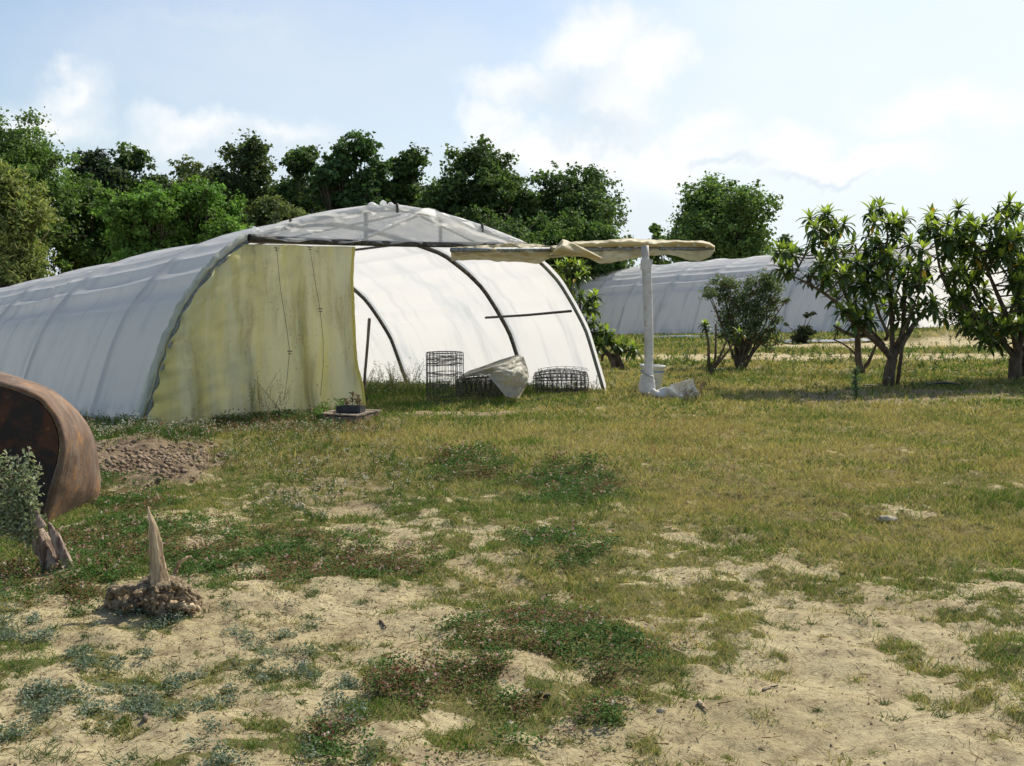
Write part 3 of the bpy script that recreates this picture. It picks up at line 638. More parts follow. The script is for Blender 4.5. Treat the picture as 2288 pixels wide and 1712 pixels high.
def hoop(L, A, D, k, s, r, root, m='galv_dark', name='hoop', v0=0, v1=None, inset=0.0):
    v = np.linspace(v0, v1 or PLEN, 60); P = prof(v); mb = MB(); mb.tube(V3(P[:, 0], P[:, 1] - (v < .01) * .25, np.full(60, s), L, A, D, k), r, 10); return mb.build(name, M[m], root)
def plane_pt(px, py, off=0.0):    # where the sight line meets the tunnel's front plane (off metres in front)
    n = np.array((DX[0], DX[1], 0)); r = ray(px, py); t = ((L0 - DX * off - EYEV) @ n) / (r @ n); return EYEV + r * t
def uz(px, py, off=0.0):
    p = plane_pt(px, py, off); q = p - L0 + DX * off; return float(q @ AX), float(p[2])

root = thing('plastic_tunnel', L0, 'nearest white plastic polytunnel with its front open and a yellowed sheet closing the left half', 'polytunnel', 'white plastic polytunnels')
HO = [0, 1.95, 5.8, 9.6, 13.4, 17.2, 21, 24.8, 28.6, 32.4]
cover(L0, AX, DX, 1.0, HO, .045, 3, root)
for i, s in enumerate(HO[:8]): hoop(L0, AX, DX, 1.0, s, .034 if i else .027, root, 'galv_dark' if i else 'galv')
# ridge and shoulder purlins
for v, s1, nm in [(PLEN / 2, 32, 'purlin'), (1.62, 32, 'purlin')]:
    P = prof(v); mb = MB(); mb.tube([V3(P[0] + (.05 if v < 2 else 0), P[1] - .06, s) for s in np.linspace(.05, s1, 20)], .016, 6); mb.build(nm, M['galv'], root)
a1, b1 = uz(1286, 695); mb = MB()
P0 = V3(6.66, b1, .02); P1 = V3(6.66, b1 - .02, 2.25); mb.tube([P0, (P0 + P1) / 2 - (0, 0, .01), P1], .020, 8); mb.build('side_bar', M['galv_dark'], root)
mb = MB(); mb.tube([plane_pt(690, 570, -1.95), plane_pt(780, 560, -1.95), plane_pt(920, 543, -1.95)], .018, 8); mb.build('tie_bar', M['galv_dark'], root)
# front beam (in front of the hoop) with the open pipe end
pa = plane_pt(556, 532, .10); pb = plane_pt(1175, 547, .10); mb = MB(); bv = (pb - pa) / np.linalg.norm(pb - pa)
mb.tube([pa + (pb - pa) * t - np.array((0, 0, .03)) * math.sin(t * math.pi) for t in np.linspace(0, 1, 12)], .040, 14, cap=False)
mb.tube([pa, pa + bv * .004, pa + bv * .10], [.048, .052, .050], 14, cap=False); mb.tube([pa + bv * .25, pa + bv * .002], .032, 12, cap=False); beam = mb.build('front_beam', M['galv_dark'], root)
BZ = lambda u: np.interp(u, [1.35, 5.75], [pa[2], pb[2]])
for (px, y0, y1) in [(817, 478, 535), (984, 486, 538)]:
    u0, z0 = uz(px, y0); mb = MB(); mb.tube([V3(u0, BZ(u0) - .02, -.0), V3(u0, prof(0)[1] + np.interp(u0, PR[:, 0], PR[:, 1]), -.0)], .026, 8); mb.build('strut', M['galv'], root)
mb = MB()
for (ua, za, ub, zb) in [(2.95, 2.22, 3.9, 2.60), (4.95, 2.24, 3.95, 2.60)]:
    mb.tube([V3(ua, za, .06), V3(ub, zb, .06)], .014, 6)
mb.build('brace', M['galv'], root)
# clear gable sheet over the beam
us = np.linspace(1.42, 5.78, 150); rs_ = np.linspace(0, 1, 34); U, R_ = np.meshgrid(us, rs_, indexing='ij')
top = np.interp(U, PR[:, 0], PR[:, 1]) + .045; bot = BZ(U) - .03 + .02 * np.sin(U * 9)
Z = bot * (1 - R_) + top * R_
dsp = .20 * (fbm(U * 2.2 + R_ * 1.5, R_ * 2 - U * .6, 3, 201) - .5) + .025 * (fbm(U * 7 - R_ * 5, R_ * 3, 3, 202) - .5) + .012 * np.sin(U * 12 - R_ * 5 + 4 * fbm(U * 2, R_ * 2, 2, 203))
fold = np.exp(-(((U - 4.0) * .42 - (1 - R_) * .75) / .055) ** 2) * (U > 3.9) * .10 + np.exp(-(((3.9 - U) * .75 - (1 - R_) * .8) / .05) ** 2) * (U < 3.95) * .05
G = V3(U, Z, -.06 - fold - .8 * np.abs(dsp) - .07 * (1 - R_) ** 3); mb = MB(); mb.grid(G); o = mb.build('gable_sheet', M['clearfilm'], root); setfuv(o, np.stack([U.ravel() * 1.3, R_.ravel() * 2], -1))
# rolled edge of film on the front hoop top, with two crumpled peaks
def bunch(name, v0, v1, r, m, n=260, k=16, seed=5, off=.0, rag=.5, crinkle=30, s_off=0.02, peaks=()):
    v = np.linspace(v0, v1, n); P = prof(v); T = np.gradient(P, axis=0); T /= np.linalg.norm(T, axis=1)[:, None]; Nn = np.stack([-T[:, 1], T[:, 0]], -1)
    a = np.arange(k) * 2 * math.pi / k; VV, AA = np.meshgrid(v, a, indexing='ij')
    rad = r * (1 + rag * (fbm(VV * crinkle / 6, AA * 1.2, 3, seed) - .5) * 2 + .25 * np.sin(VV * crinkle + 2.5 * np.sin(AA + VV)) * (fbm(VV * 2, AA * 0, 2, seed + 3)))
    for (pv, ph, pw) in peaks: rad = rad + ph * np.exp(-((VV - pv) / pw) ** 2) * np.clip(np.cos(AA), 0, 1) ** 1.5
    o_ = off + rad * np.cos(AA); s_ = s_off + rad * np.sin(AA) * 1.3
    G = V3(P[:, None, 0] + Nn[:, None, 0] * o_, P[:, None, 1] + Nn[:, None, 1] * o_, s_); mb = MB(); mb.grid(G, close=True); o = mb.build(name, M[m], root)
    setfuv(o, np.stack([VV.ravel() * 1.5, AA.ravel()], -1)); return o
vb = float(np.interp(1.40, PR[:120, 0], PT[:120]))
bunch('bunched_edge', 0.05, vb, .046, 'edge', off=.055, s_off=.06, crinkle=34, rag=.45)
vt = float(np.interp(3.3, PR[:, 0], PT)); vr = float(np.interp(5.7, PR[:, 0], PT))
bunch('edge_roll', vb + .02, vr, .036, 'clearfilm', seed=15, off=.012, s_off=-.01, crinkle=14, rag=.6, peaks=[(vb + .10, .10, .06), (vt - .15, .06, .08), (vt + .02, .08, .035), (vt + .14, .05, .04)])
for px, py in [(645, 503), (882, 470), (1072, 511)]:
    u0, z0 = uz(px, py); p = V3(u0, np.interp(u0, PR[:, 0], PR[:, 1]) + .01, -.06); mb = MB(); mb.tube([p + (0, 0, .07), p + np.array((0, 0, -.055))], .022, 8); mb.build('clip', M['galv_dark'], root)
fv, fs = np.meshgrid(np.linspace(0, 1.75, 60), np.linspace(0, 1, 14), indexing='ij'); wv2 = .36 * (1 - fv / 1.8) ** 1.1 + .03; P = prof(fv.ravel()).reshape(60, 14, 2); so_ = .075 + .03 * (fbm(fv * 5, fs * 2, 3, 210) - .5)
nx = np.gradient(P[:, 0, 1]); nz = -np.gradient(P[:, 0, 0]); nn_ = np.hypot(nx, nz); nx, nz = -nx / nn_, -nz / nn_
mb = MB(); mb.grid(V3(P[..., 0] + nx[:, None] * so_, P[..., 1] - nz[:, None] * so_, fs * wv2)); o = mb.build('edge_flap', M['edge'], root); setfuv(o, np.stack([fv.ravel() * .6, fs.ravel() * .5], -1))
# yellowed curtain
ZTOP = 2.16
rowz = np.linspace(1, 0, 130); colt = np.linspace(0, 1, 170)
redge = np.array([uz(781, 546), uz(777, 623), uz(780, 700), uz(786, 778), uz(789, 820), uz(796, 860), uz(800, 900), uz(799, 925)]); redge = redge[np.argsort(redge[:, 1])]
RZ, CT = np.meshgrid(rowz, colt, indexing='ij'); Z = RZ * ZTOP + .0
half = PR[:120]; ul = np.interp(Z, half[:, 1], half[:, 0]) - .045; ur = np.interp(Z, redge[:, 1], redge[:, 0])
U = ul + (ur - ul) * CT; dist = U - ul
fold = .24 * (fbm(U * 2.0 + .12 * Z, Z * .22, 3, 301) - .5) + .075 * np.sin(U * 9.5 + 1.3 * np.sin(Z * 1.1) + 4 * fbm(U, Z * .3, 2, 303)) * sstep(.7, 2.2, U) * (.5 + .5 * (1 - Z / 2.2)) + .03 * (fbm(U * 6, Z * .8, 3, 302) - .5)
puck = .055 * np.sin((PLEN * .0 + Z * 21 + 5 * fbm(Z * 2, U, 2, 305))) * np.exp(-dist / .16)
diag = .20 * (fbm((U + Z * .9) * 1.5, (Z - U * .7) * 3.4, 3, 306) - .5) * np.exp(-((dist - .35) / .75) ** 2) + .05 * (fbm((U - Z * .5) * 2.4, Z * 2.2 + U, 3, 307) - .5)
belly = .07 * np.exp(-((Z - .32) / .26) ** 2) * sstep(.82, 1, CT) + .06 * np.exp(-(Z / .18) ** 2)
CG = G = V3(U, Z - .02 - .14 * sstep(.05, 0, Z), -.10 - (fold + .02) * (.35 + .65 * sstep(0, .5, 2.16 - Z)) * sstep(0, .35, dist + .05) - puck - diag - belly); mb = MB(); mb.grid(G)
cu = mb.build('curtain_sheet', M['curtain'], root); setfuv(cu, np.stack([U.ravel(), Z.ravel()], -1))
# hem rolled over at the free edge, top batten, cords
mb = MB(); hz = np.linspace(2.16, .02, 60); hu = np.interp(hz, redge[:, 1], redge[:, 0]) - .012
mb.tube(CG[::2, -1], .020, 8, rough=.5); o = mb.build('curtain_hem', M['curtain'], cu); setfuv(o, np.random.default_rng(1).random((len(o.data.vertices), 2)) * .4)
mb = MB(); mb.tube([V3(1.33, 2.165, -.10), V3(redge[-1, 0] + .03, 2.165, -.10)], .014, 6); mb.build('curtain_rod', M['handlewood'], root)
for pts in [[(618, 554), (626, 640), (640, 730), (647, 785), (641, 850), (634, 900)], [(692, 552), (706, 640), (715, 690), (722, 760), (722, 820), (716, 885)]]:
    mb = MB(); mb.tube([plane_pt(x, y, .22) for x, y in pts], .0032, 5)
    for x, y in [pts[0], pts[2] if pts[0][0] > 650 else pts[3]]:
        q = plane_pt(x, y, .225); mb.tube([q - AX * .03, q + AX * .035], .006, 5); mb.tube([q - AX * .02 - (0, 0, .03), q + AX * .03 - np.array((0, 0, .035))], .005, 5)
    mb.build('cord', M['galv_dark'], cu)

# far tunnel with the same build
L2 = np.array((13.7, 41.0, 0.0)); L2[2] = float(terr(L2[0], L2[1], False)); D2 = np.array((DX[0], DX[1], -.040))
r2 = thing('plastic_tunnel', L2, 'far white polytunnel stretching across behind the shrub and the loquat trees', 'polytunnel', 'white plastic polytunnels')
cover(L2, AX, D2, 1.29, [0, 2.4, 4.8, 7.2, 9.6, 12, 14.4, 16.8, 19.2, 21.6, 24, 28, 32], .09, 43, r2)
for s in [0, 2.4, 4.8, 7.2]: hoop(L2, AX, D2, 1.29, s, .035, r2)

# ------------------------------------------------------------------ rolled door sheet on its rail, held by a white post
pb_ = gp(1448, 886); rt = thing('sheet_rail', pb_, 'old cream sheet draped over a long rail on a white pipe post beside the tunnel', 'rail')
def rp(px, py, off=.28): return plane_pt(px, py, off)
mb = MB(); ra, rb = rp(1008, 559, .30), rp(1592, 556, .30); mb.tube([ra + (rb - ra) * t for t in np.linspace(0, 1, 8)], .034, 10); mb.build('rail', M['galv'], rt)
topc = np.array([(1008, 552), (1060, 549), (1160, 543), (1205, 546), (1235, 549), (1300, 538), (1350, 536), (1395, 533), (1452, 534), (1500, 537), (1560, 538), (1585, 541), (1597, 549)])
botc = np.array([(1008, 582), (1051, 580), (1100, 584), (1202, 589), (1233, 579), (1262, 572), (1300, 575), (1340, 588), (1362, 590), (1422, 577), (1460, 570), (1496, 570), (1540, 580), (1562, 584), (1588, 574), (1597, 562)])
px = np.linspace(1008, 1597, 150); rs_ = np.linspace(0, 1, 40); G = np.zeros((150, 40, 3)); FU = np.zeros((150, 40, 2))
for i, x in enumerate(px):
    t_ = np.interp(x, topc[:, 0], topc[:, 1]); b_ = np.interp(x, botc[:, 0], botc[:, 1]); left = x < 1232
    for j, r_ in enumerate(rs_):
        # cross-section: back skirt -> crest -> front skirt
        yr = np.interp(x, [1008, 1235, 1300, 1452, 1560, 1597], [562, 562, 553, 551, 547, 556]); 
        if r_ < .2: y = t_ + (1 - r_ / .2) * 12; off = .12 + .16 * (r_ / .2)
        else:
            q = (r_ - .2) / .8
            if left: y = t_ + (b_ - t_) * q; off = .28 + .05 * math.sin(q * math.pi) - .06 * q
            elif q < .45: y = t_ + (yr - t_) * q / .45; off = .27 + .15 * math.sin(math.pi * q / .45) ** .6
            else: k9 = (q - .45) / .55; y = yr + (b_ - yr) * k9; off = .27 + .09 * math.sin(math.pi * .7 * k9)
        off += .10 * (float(fbm(x * .022, r_ * 2, 3, 401)) - .5) + .10 * (float(fbm(x * .07 + r_ * 2, r_ * 5, 2, 402)) - .5)
        G[i, j] = plane_pt(x, y + 7 * (float(fbm(x * .035, r_ * 3, 3, 405)) - .5), off); FU[i, j] = (x * .0075, r_ * .7)
mb = MB(); mb.grid(G); rsh = o = mb.build('rolled_sheet', M['drape'], rt); setfuv(o, FU.reshape(-1, 2))
for x in (1268, 1300, 1340, 1385, 1420, 1478, 1515, 1552, 1580):
    yr = np.interp(x, [1008, 1235, 1300, 1452, 1560, 1597], [562, 562, 553, 551, 547, 556]); mb = MB(); q = plane_pt(x, yr, .36); mb.tube([q - AX * .035, q + AX * .035], .013, 7); mb.build('clip', M['pvc'], rt)
# twisted knot of sheet
n1_, n2_ = 60, 28; G = np.zeros((n1_, n2_, 3)); FU = np.zeros((n1_, n2_, 2))
for i in range(n1_):
    t = i / (n1_ - 1); x = 1232 + t * 112; yc = np.interp(t, [0, .2, .45, 1], [566, 552, 556, 577]); h = np.interp(t, [0, .2, .45, .8, 1], [3, 16, 10, 7, 2])
    for j in range(n2_):
        a = j / n2_ * 2 * math.pi; rr_ = 1 + .5 * (float(fbm(t * 7 + 3, 2 + math.cos(a) * 2, 3, 411)) - .5) + .22 * math.sin(a * 3 + t * 9)
        G[i, j] = plane_pt(x + 3 * math.sin(a + 2 * t), yc - h * math.sin(a) * rr_, .50 + .11 * math.cos(a) * rr_); FU[i, j] = (t * 1.2, a * .3)
mb = MB(); mb.grid(G, close=True); o = mb.build('sheet_knot', M['drape'], rsh); setfuv(o, FU.reshape(-1, 2))
Yp = pb_[1]
pt_ = lambda x, y: at(x, y, Yp)
mb = MB(); mb.tube([pt_(1441, 549), pt_(1442, 575), pt_(1443, 590)], [.055, .056, .056], 16)
mb.tube([pt_(1443, 581), pt_(1445, 600), pt_(1447, 660), pt_(1450, 760), pt_(1449, 820), pt_(1450, 862), pt_(1450, 889)], [.068, .071, .070, .066, .068, .070, .066], 20); pst = mb.build('post', M['pvc'], rt)
mb = MB(); c0 = pt_(1449, 592)
mb.add([pt_(1433, 580) - (0, .075, 0), pt_(1458, 580) - np.array((0, .075, 0)), pt_(1458, 583) - np.array((0, .075, 0)), pt_(1452, 603) - np.array((0, .075, 0)), pt_(1432, 603) - np.array((0, .075, 0)),
        pt_(1433, 580) + (0, .075, 0), pt_(1458, 580) + np.array((0, .075, 0)), pt_(1458, 583) + np.array((0, .075, 0)), pt_(1452, 603) + np.array((0, .075, 0)), pt_(1432, 603) + np.array((0, .075, 0))],
       [(0, 1, 2, 3, 4), (9, 8, 7, 6, 5), (0, 5, 6, 1), (1, 6, 7, 2), (2, 7, 8, 3), (3, 8, 9, 4), (4, 9, 5, 0)]); mb.build('collar', M['pvc'], pst, False)
# split pipe wrapped round the foot, tied with wire, then curling out on the ground
n1_, n2_ = 34, 22; G = np.zeros((n1_, n2_, 3))
for i in range(n1_):
    t = i / (n1_ - 1); c = np.array(pt_(np.interp(t, [0, .6, 1], [1447, 1446, 1452]), np.interp(t, [0, 1], [838, 889]))); r = np.interp(t, [0, .25, .7, 1], [.09, .11, .125, .10])
    for j in range(n2_):
        a = math.pi * (.78 + 1.02 * j / (n2_ - 1)) + .25 * t; G[i, j] = c + np.array((math.cos(a) * r, math.sin(a) * r, .03 * math.sin(j * .3) * (t > .8)))
mb = MB(); mb.grid(G); o = mb.build('split_pipe_sleeve', M['pvc'], pst)
md = o.modifiers.new('thickness', 'SOLIDIFY'); md.thickness = .008
mb = MB(); tw = [np.array(pt_(1449, 842)) + np.array((math.cos(a) * .125, math.sin(a) * .125, -.06 * math.cos(a) + .02)) for a in np.linspace(0, 6.283, 24)]; mb.tube(tw, .005, 5); mb.build('tie_wire', M['wire'], pst)

# split white pipe lying on the ground
p0 = gp(1462, 893); gt = thing('pipe_offcut', p0, 'split piece of white pipe lying curled open on the grass beside the white post', 'pipe')
n1_, n2_ = 60, 26; G = np.zeros((n1_, n2_, 3))
axis = [np.array(p) for p in ((1454, 876), (1463, 884), (1474, 884), (1496, 879), (1528, 874), (1556, 866))]
axp = np.array([at(x, y, p0[1] - .05) for x, y in axis]); axr, _ = resample(axp, n1_)
for i in range(n1_):
    t = i / (n1_ - 1); r = np.interp(t, [0, .2, .3, .5, .8, 1], [.04, .06, .07, .13, .16, .14]); T = axr[min(i + 1, n1_ - 1)] - axr[max(i - 1, 0)]; T /= np.linalg.norm(T)
    sd_ = np.cross(T, (0, 0, 1)); sd_ /= np.linalg.norm(sd_); up_ = np.cross(sd_, T); tw = np.interp(t, [0, .3, .5, 1], [.9, -.1, -.7, -.95])
    for j in range(n2_):
        a = math.pi + (math.pi * np.interp(t, [0, .3, .6, 1], [1.7, 1.5, 1.1, 1.15])) * (j / (n2_ - 1) - 0) + tw; rj = r * (1 + .12 * math.sin(j * .5 + t * 5))
        G[i, j] = axr[i] + sd_ * math.cos(a) * rj + up_ * (math.sin(a) * rj) + np.array((0, 0, .02))
mb = MB(); mb.grid(G); o = mb.build('split_pipe', M['pvc'], gt); md = o.modifiers.new('thickness', 'SOLIDIFY'); md.thickness = .008

# white bucket behind the post
pbk = gp(1464, 880); pbk = np.array((pbk[0] - .02, pbk[1] + .35, float(terr(pbk[0], pbk[1] + .35)))); bk = thing('bucket', pbk, 'white plastic bucket with a blue stripe standing behind the white post', 'bucket')
def lathe(mb, prof_, c, k=32):
    a = np.arange(k) * 2 * math.pi / k; G = np.array([[(c[0] + r * math.cos(q), c[1] + r * math.sin(q), c[2] + z) for q in a] for r, z in prof_]); mb.grid(G, close=True)
lean = .10
mb = MB(); lathe(mb, [(.0, .0), (.145, .0), (.150, .01), (.186, .375), (.200, .378), (.203, .40), (.197, .405), (.184, .403), (.146, .02), (.0, .015)], pbk); bsh = mb.build('bucket_shell', M['bucketplastic'], bk)
mb = MB(); lathe(mb, [(.1805, .300), (.1823, .318)], pbk); mb.build('blue_stripe', M['blueprint'], bsh)
mb = MB(); ca_ = [np.array(pbk) + np.array((math.sin(a) * .172, -math.cos(a) * .172, 0)) for a in (0.30, .42)]; mb.grid([[ca_[0] + (0, 0, .14), ca_[0] + np.array((0, 0, .155))], [ca_[1] + (0, 0, .145), ca_[1] + np.array((0, 0, .16))]]); mb.build('blue_mark', M['blueprint'], bsh)
bk.rotation_euler = (0, math.radians(2.5), 0)

# ------------------------------------------------------------------ wire netting rolls
def netting(mb, P, turns, r0, r1, length, dz, nv, axis_o, ax, e1, e2, wr, wob=.012, seed=0, loops=True, barrel=0.0):
    rs = np.random.default_rng(seed); N_ = int(nv * turns); ang_ = np.linspace(0, turns * 2 * math.pi, N_)
    rad = np.linspace(r0, r1, N_) + rs.normal(size=N_) * wob
    lines = len(dz)
    def pt(i, h):
        hh = min(1, max(0, h / length)); rb_ = rad[i] * (1 - barrel * (1 - math.sin(math.pi * (.06 + .88 * hh)) ** .45))
        return axis_o + ax * h + e1 * math.cos(ang_[i]) * rb_ + e2 * math.sin(ang_[i]) * rb_
    for i in range(N_):
        wv = rs.normal() * wob * .6; mb.tube([pt(i, length * q) + e1 * wv * math.sin(q * 3.14) for q in ((0, .5, .98) if not barrel else (0, .06, .15, .3, .5, .7, .85, .94, .99))], wr, 3, cap=False)
    for h in dz:
        ph = rs.random() * 6; mb.tube([pt(i, length * h + .012 * math.sin(i * .9 + ph)) for i in range(N_)], wr * 1.1, 3, cap=False)
    if loops:
        for i in range(0, N_ - 2):
            a, b = pt(i, length * .97), pt(i + 2, length * .97); mdp = (a + b) / 2 + ax * .055; q1 = a + ax * .04; q2 = b + ax * .04
            mb.tube([a, q1, mdp, q2, b], wr, 3, cap=False)
EZ = np.array((0, 0, 1.0)); EXv = np.array((1.0, 0, 0)); EYv = np.array((0, 1.0, 0))
p = gp(991, 899); wr1 = thing('netting_roll', p + (0, .27, 0), 'roll of garden wire netting standing upright left of the plastic sheet', 'wire roll', 'rolls of wire netting in the doorway')
mb = MB(); netting(mb, None, 1.9, .272, .235, .66, [.03, .14, .30, .36, .55, .60, .78, .80, .88, .90, .96], 20, p + (0, .27, 0), EZ, EXv, EYv, .0036, .006, 1); mb.build('wire_mesh', M['wire'], wr1)
p = gp(1085, 897); q = p + (-.12, .32, .185); wr2 = thing('netting_roll', q - (0, 0, .185), 'roll of wire netting lying half hidden under the grey plastic sheet', 'wire roll', 'rolls of wire netting in the doorway')
mb = MB(); axd = np.array((.88, .47, 0)); axd /= np.linalg.norm(axd); e1 = np.cross(axd, EZ); netting(mb, None, 3.6, .12, .195, .75, np.linspace(.02, .97, 10), 15, q - axd * .28, axd, e1, EZ, .0038, .008, 2, True, .25); mb.build('wire_mesh', M['wire'], wr2)
p = gp(1255, 884); q = p + (0, .25, .185); wr3 = thing('netting_roll', q - (0, 0, .185), 'roll of wire netting lying on its side near the right foot of the tunnel arch', 'wire roll', 'rolls of wire netting in the doorway')
mb = MB(); axd = np.array((.985, .17, 0)); e1 = np.cross(axd, EZ); netting(mb, None, 3.1, .15, .215, .80, np.linspace(.02, .97, 11), 15, q - axd * .42, axd, e1, EZ, .0034, .014, 3, True, .5)
netting(mb, None, 1.0, .235, .225, -.80, np.linspace(.1, .97, 6), 14, q + axd * .42, axd, e1, EZ, .0034, .024, 4, True, .35); mb.build('wire_mesh', M['wire'], wr3)
# plastic sheet thrown over the middle roll
def c3(x, y): return 800 + x / 3.183, 430 + y / 3.183
UPc = np.array([(722, 1308), (790, 1268), (900, 1232), (1010, 1190), (1130, 1155), (1178, 1170), (1206, 1250), (1216, 1310)], float)
LOc = np.array([(718, 1338), (800, 1302), (870, 1296), (925, 1305), (985, 1372), (1050, 1452), (1142, 1470), (1198, 1378)], float)
tt = np.linspace(0, 1, 8); nI, nJ = 90, 44; G = np.zeros((nI, nJ, 3)); FU = np.zeros((nI, nJ, 2)); Yt = gp(1120, 897)[1]
for i in range(nI):
    t = i / (nI - 1); ux, uy = np.interp(t, tt, UPc[:, 0]), np.interp(t, tt, UPc[:, 1]); lx, ly = np.interp(t, tt, LOc[:, 0]), np.interp(t, tt, LOc[:, 1])
    for j in range(nJ):
        r = j / (nJ - 1); x = ux + (lx - ux) * r; y = uy + (ly - uy) * r; px, py = c3(x, y)
        dep = Yt + .42 - .46 * math.sin(r * math.pi * .5) - .1 * math.sin(t * math.pi) + .40 * (float(fbm(t * 5 + r * 3, r * 1.6 - t * 3, 4, 501)) - .5) + .06 * math.sin(22 * (t * .8 + r * .5)) * r * .5 + .03 * (float(fbm(t * 16, r * 10, 2, 502)) - .5)
        G[i, j] = at(px, py, dep); FU[i, j] = (t * 1.1, r * .8)
o_ = MB(); o_.grid(G); o = o_.build('plastic_sheet', M['tarp'], None, True, loc=gp(1120, 897)); setfuv(o, FU.reshape(-1, 2)); tag(o, 'crumpled greyish plastic sheet thrown over a roll of wire netting', 'sheet')

# ------------------------------------------------------------------ garden fork
p = gp(815, 903); fk = thing('garden_fork', p, 'garden fork stuck upright in the soil beside the yellowed sheet', 'fork'); Yf = p[1]
mb = MB(); mb.tube([at(825.5, 711, Yf), at(825.2, 714, Yf), at(822, 760, Yf), at(816, 830, Yf), at(813, 872, Yf)], [.018, .024, .021, .021, .022], 10); mb.build('handle', M['handlewood'], fk)
mb = MB(); mb.tube([at(813.5, 862, Yf), at(812.5, 882, Yf)], [.026, .020], 8)
for dx in (-.05, -.017, .017, .05): b = at(812.5, 882, Yf); mb.tube([b, b + (dx, 0, -.015), b + np.array((dx, 0, -.06)), b + np.array((dx * 1.0 - .005, 0, -.17))], .007, 5)
mb.build('tines', M['galv_dark'], fk)

# ------------------------------------------------------------------ crate and seedling tray
def rotz(a): return np.array([[math.cos(a), -math.sin(a), 0], [math.sin(a), math.cos(a), 0], [0, 0, 1]])
pc = gp(793, 950); ang_ = math.radians(14); Rz = rotz(-ang_); e1 = Rz @ EXv; e2 = Rz @ EYv
# corner nearest the viewer is pc; long side goes left, short side goes right-back
ca = math.radians(-28); dl = np.array((-math.cos(math.radians(-8)), .10, 0)); dl = np.array((-.93, .37, 0)); dl /= np.linalg.norm(dl); dr_ = np.array((.62, .78, 0)); dr_ /= np.linalg.norm(dr_); dr_ = np.array((.37, .93, 0))
c0 = pc + (0, 0, .0); Wl, Wd, Hh = .50, .62, .105
ct = thing('wooden_crate', c0, 'low weathered wooden crate on the ground at the right foot of the yellowed sheet', 'crate')
Rm = np.stack([-dl, dr_, EZ], 1)
def cbox(mb, a, b, h, sa, sb, sh): mb.box(c0 + dl * a + dr_ * b + EZ * h, (sa, sb, sh), Rm)
mb = MB(); cbox(mb, Wl / 2, .01, Hh / 2 - .01, Wl, .02, Hh - .01); mb.build('side_board', M['wood'], ct, False)
mb = MB(); cbox(mb, .01, Wd / 2 + .012, Hh / 2 - .01, .02, Wd - .03, Hh - .012); mb.build('side_board', M['wood'], ct, False)
mb = MB(); cbox(mb, Wl / 2, Wd - .01, Hh / 2 - .01, Wl, .02, Hh - .01); mb.build('side_board', M['wood'], ct, False)
mb = MB(); cbox(mb, Wl - .01, Wd / 2 + .012, Hh / 2 - .01, .02, Wd - .03, Hh - .012); mb.build('side_board', M['wood'], ct, False)
for k in range(5):
    mb = MB(); w_ = Wd / 5; cbox(mb, Wl / 2 + random.uniform(-.02, .02), w_ * (k + .5), Hh + .006 + random.uniform(-.003, .004), Wl + .05, w_ - .012, .016); mb.build('top_board', M['wood'], ct, False)
ty = c0 + dl * .20 + dr_ * .26 + EZ * (Hh + .018); tr_ = thing('seedling_tray', ty, 'small black plastic seedling tray standing on the low wooden crate', 'tray')
mb = MB(); tw_, td_, thh = .30, .17, .075
for (a, b, sa, sb) in [(0, -td_ / 2, tw_, .006), (0, td_ / 2, tw_, .006), (-tw_ / 2 + .003, 0, .006, td_ - .008), (tw_ / 2 - .003, 0, .006, td_ - .008)]:
    mb.box(ty + e1 * a + e2 * b + EZ * thh / 2, (sa, sb, thh), Rz)
for k in range(1, 5): mb.box(ty + e1 * (-tw_ / 2 + tw_ * k / 5) + EZ * (thh / 2 - .003), (.005, td_ - .01, thh - .008), Rz)
for k in range(6): mb.box(ty + e1 * (-tw_ / 2 + tw_ * k / 5) - e2 * (td_ / 2 + .005) + EZ * (thh / 2 - .004), (.010, .006, thh - .010), Rz)
mb.box(ty - e2 * (td_ / 2 + .006) + EZ * (thh + .001), (tw_ + .02, .012, .008), Rz); mb.build('tray_shell', M['blackplastic'], tr_, False)
mb = MB(); mb.box(ty + EZ * .030, (tw_ - .014, td_ - .014, .055), Rz); mb.build('potting_soil', M['clod'], tr_, False)
spec = [(-.07, .02, .10, 'small'), (.02, .0, .20, 'tallest'), (.07, .03, .15, 'middle sized'), (.12, -.03, .13, 'rightmost drooping')]
for a, b, h, wd_ in spec:
    b0 = ty + e1 * a + e2 * b + EZ * .055; t_ = thing('seedling', b0, {'small': 'smallest reddish seedling at the left end of the black tray', 'tallest': 'tallest brown leaved seedling in the middle of the black tray', 'middle sized': 'bushy brown seedling just right of the tallest one in the black tray', 'rightmost drooping': 'rightmost reddish seedling in the black tray'}[wd_], 'seedling', 'seedlings in the black tray')
    mb = MB(); mb.tube([b0, b0 + (.006, 0, h * .5), b0 + np.array((.0, .004, h))], .004, 5); mb.build('stem', M['bark'], t_)
    B = Blades(); k = 22; bb = b0 + np.array((0, 0, h)) * (.35 + .65 * rng.random((k, 1))) + rng.normal(size=(k, 3)) * .006
    B.add(bb, dirs(k, 1.6, .6), .035 + .03 * rng.random(k), .018 + 0 * rng.random(k), jitter((.16, .09, .05), k, .6), .7, .4); B.build('leaves', M['leaf'], t_)

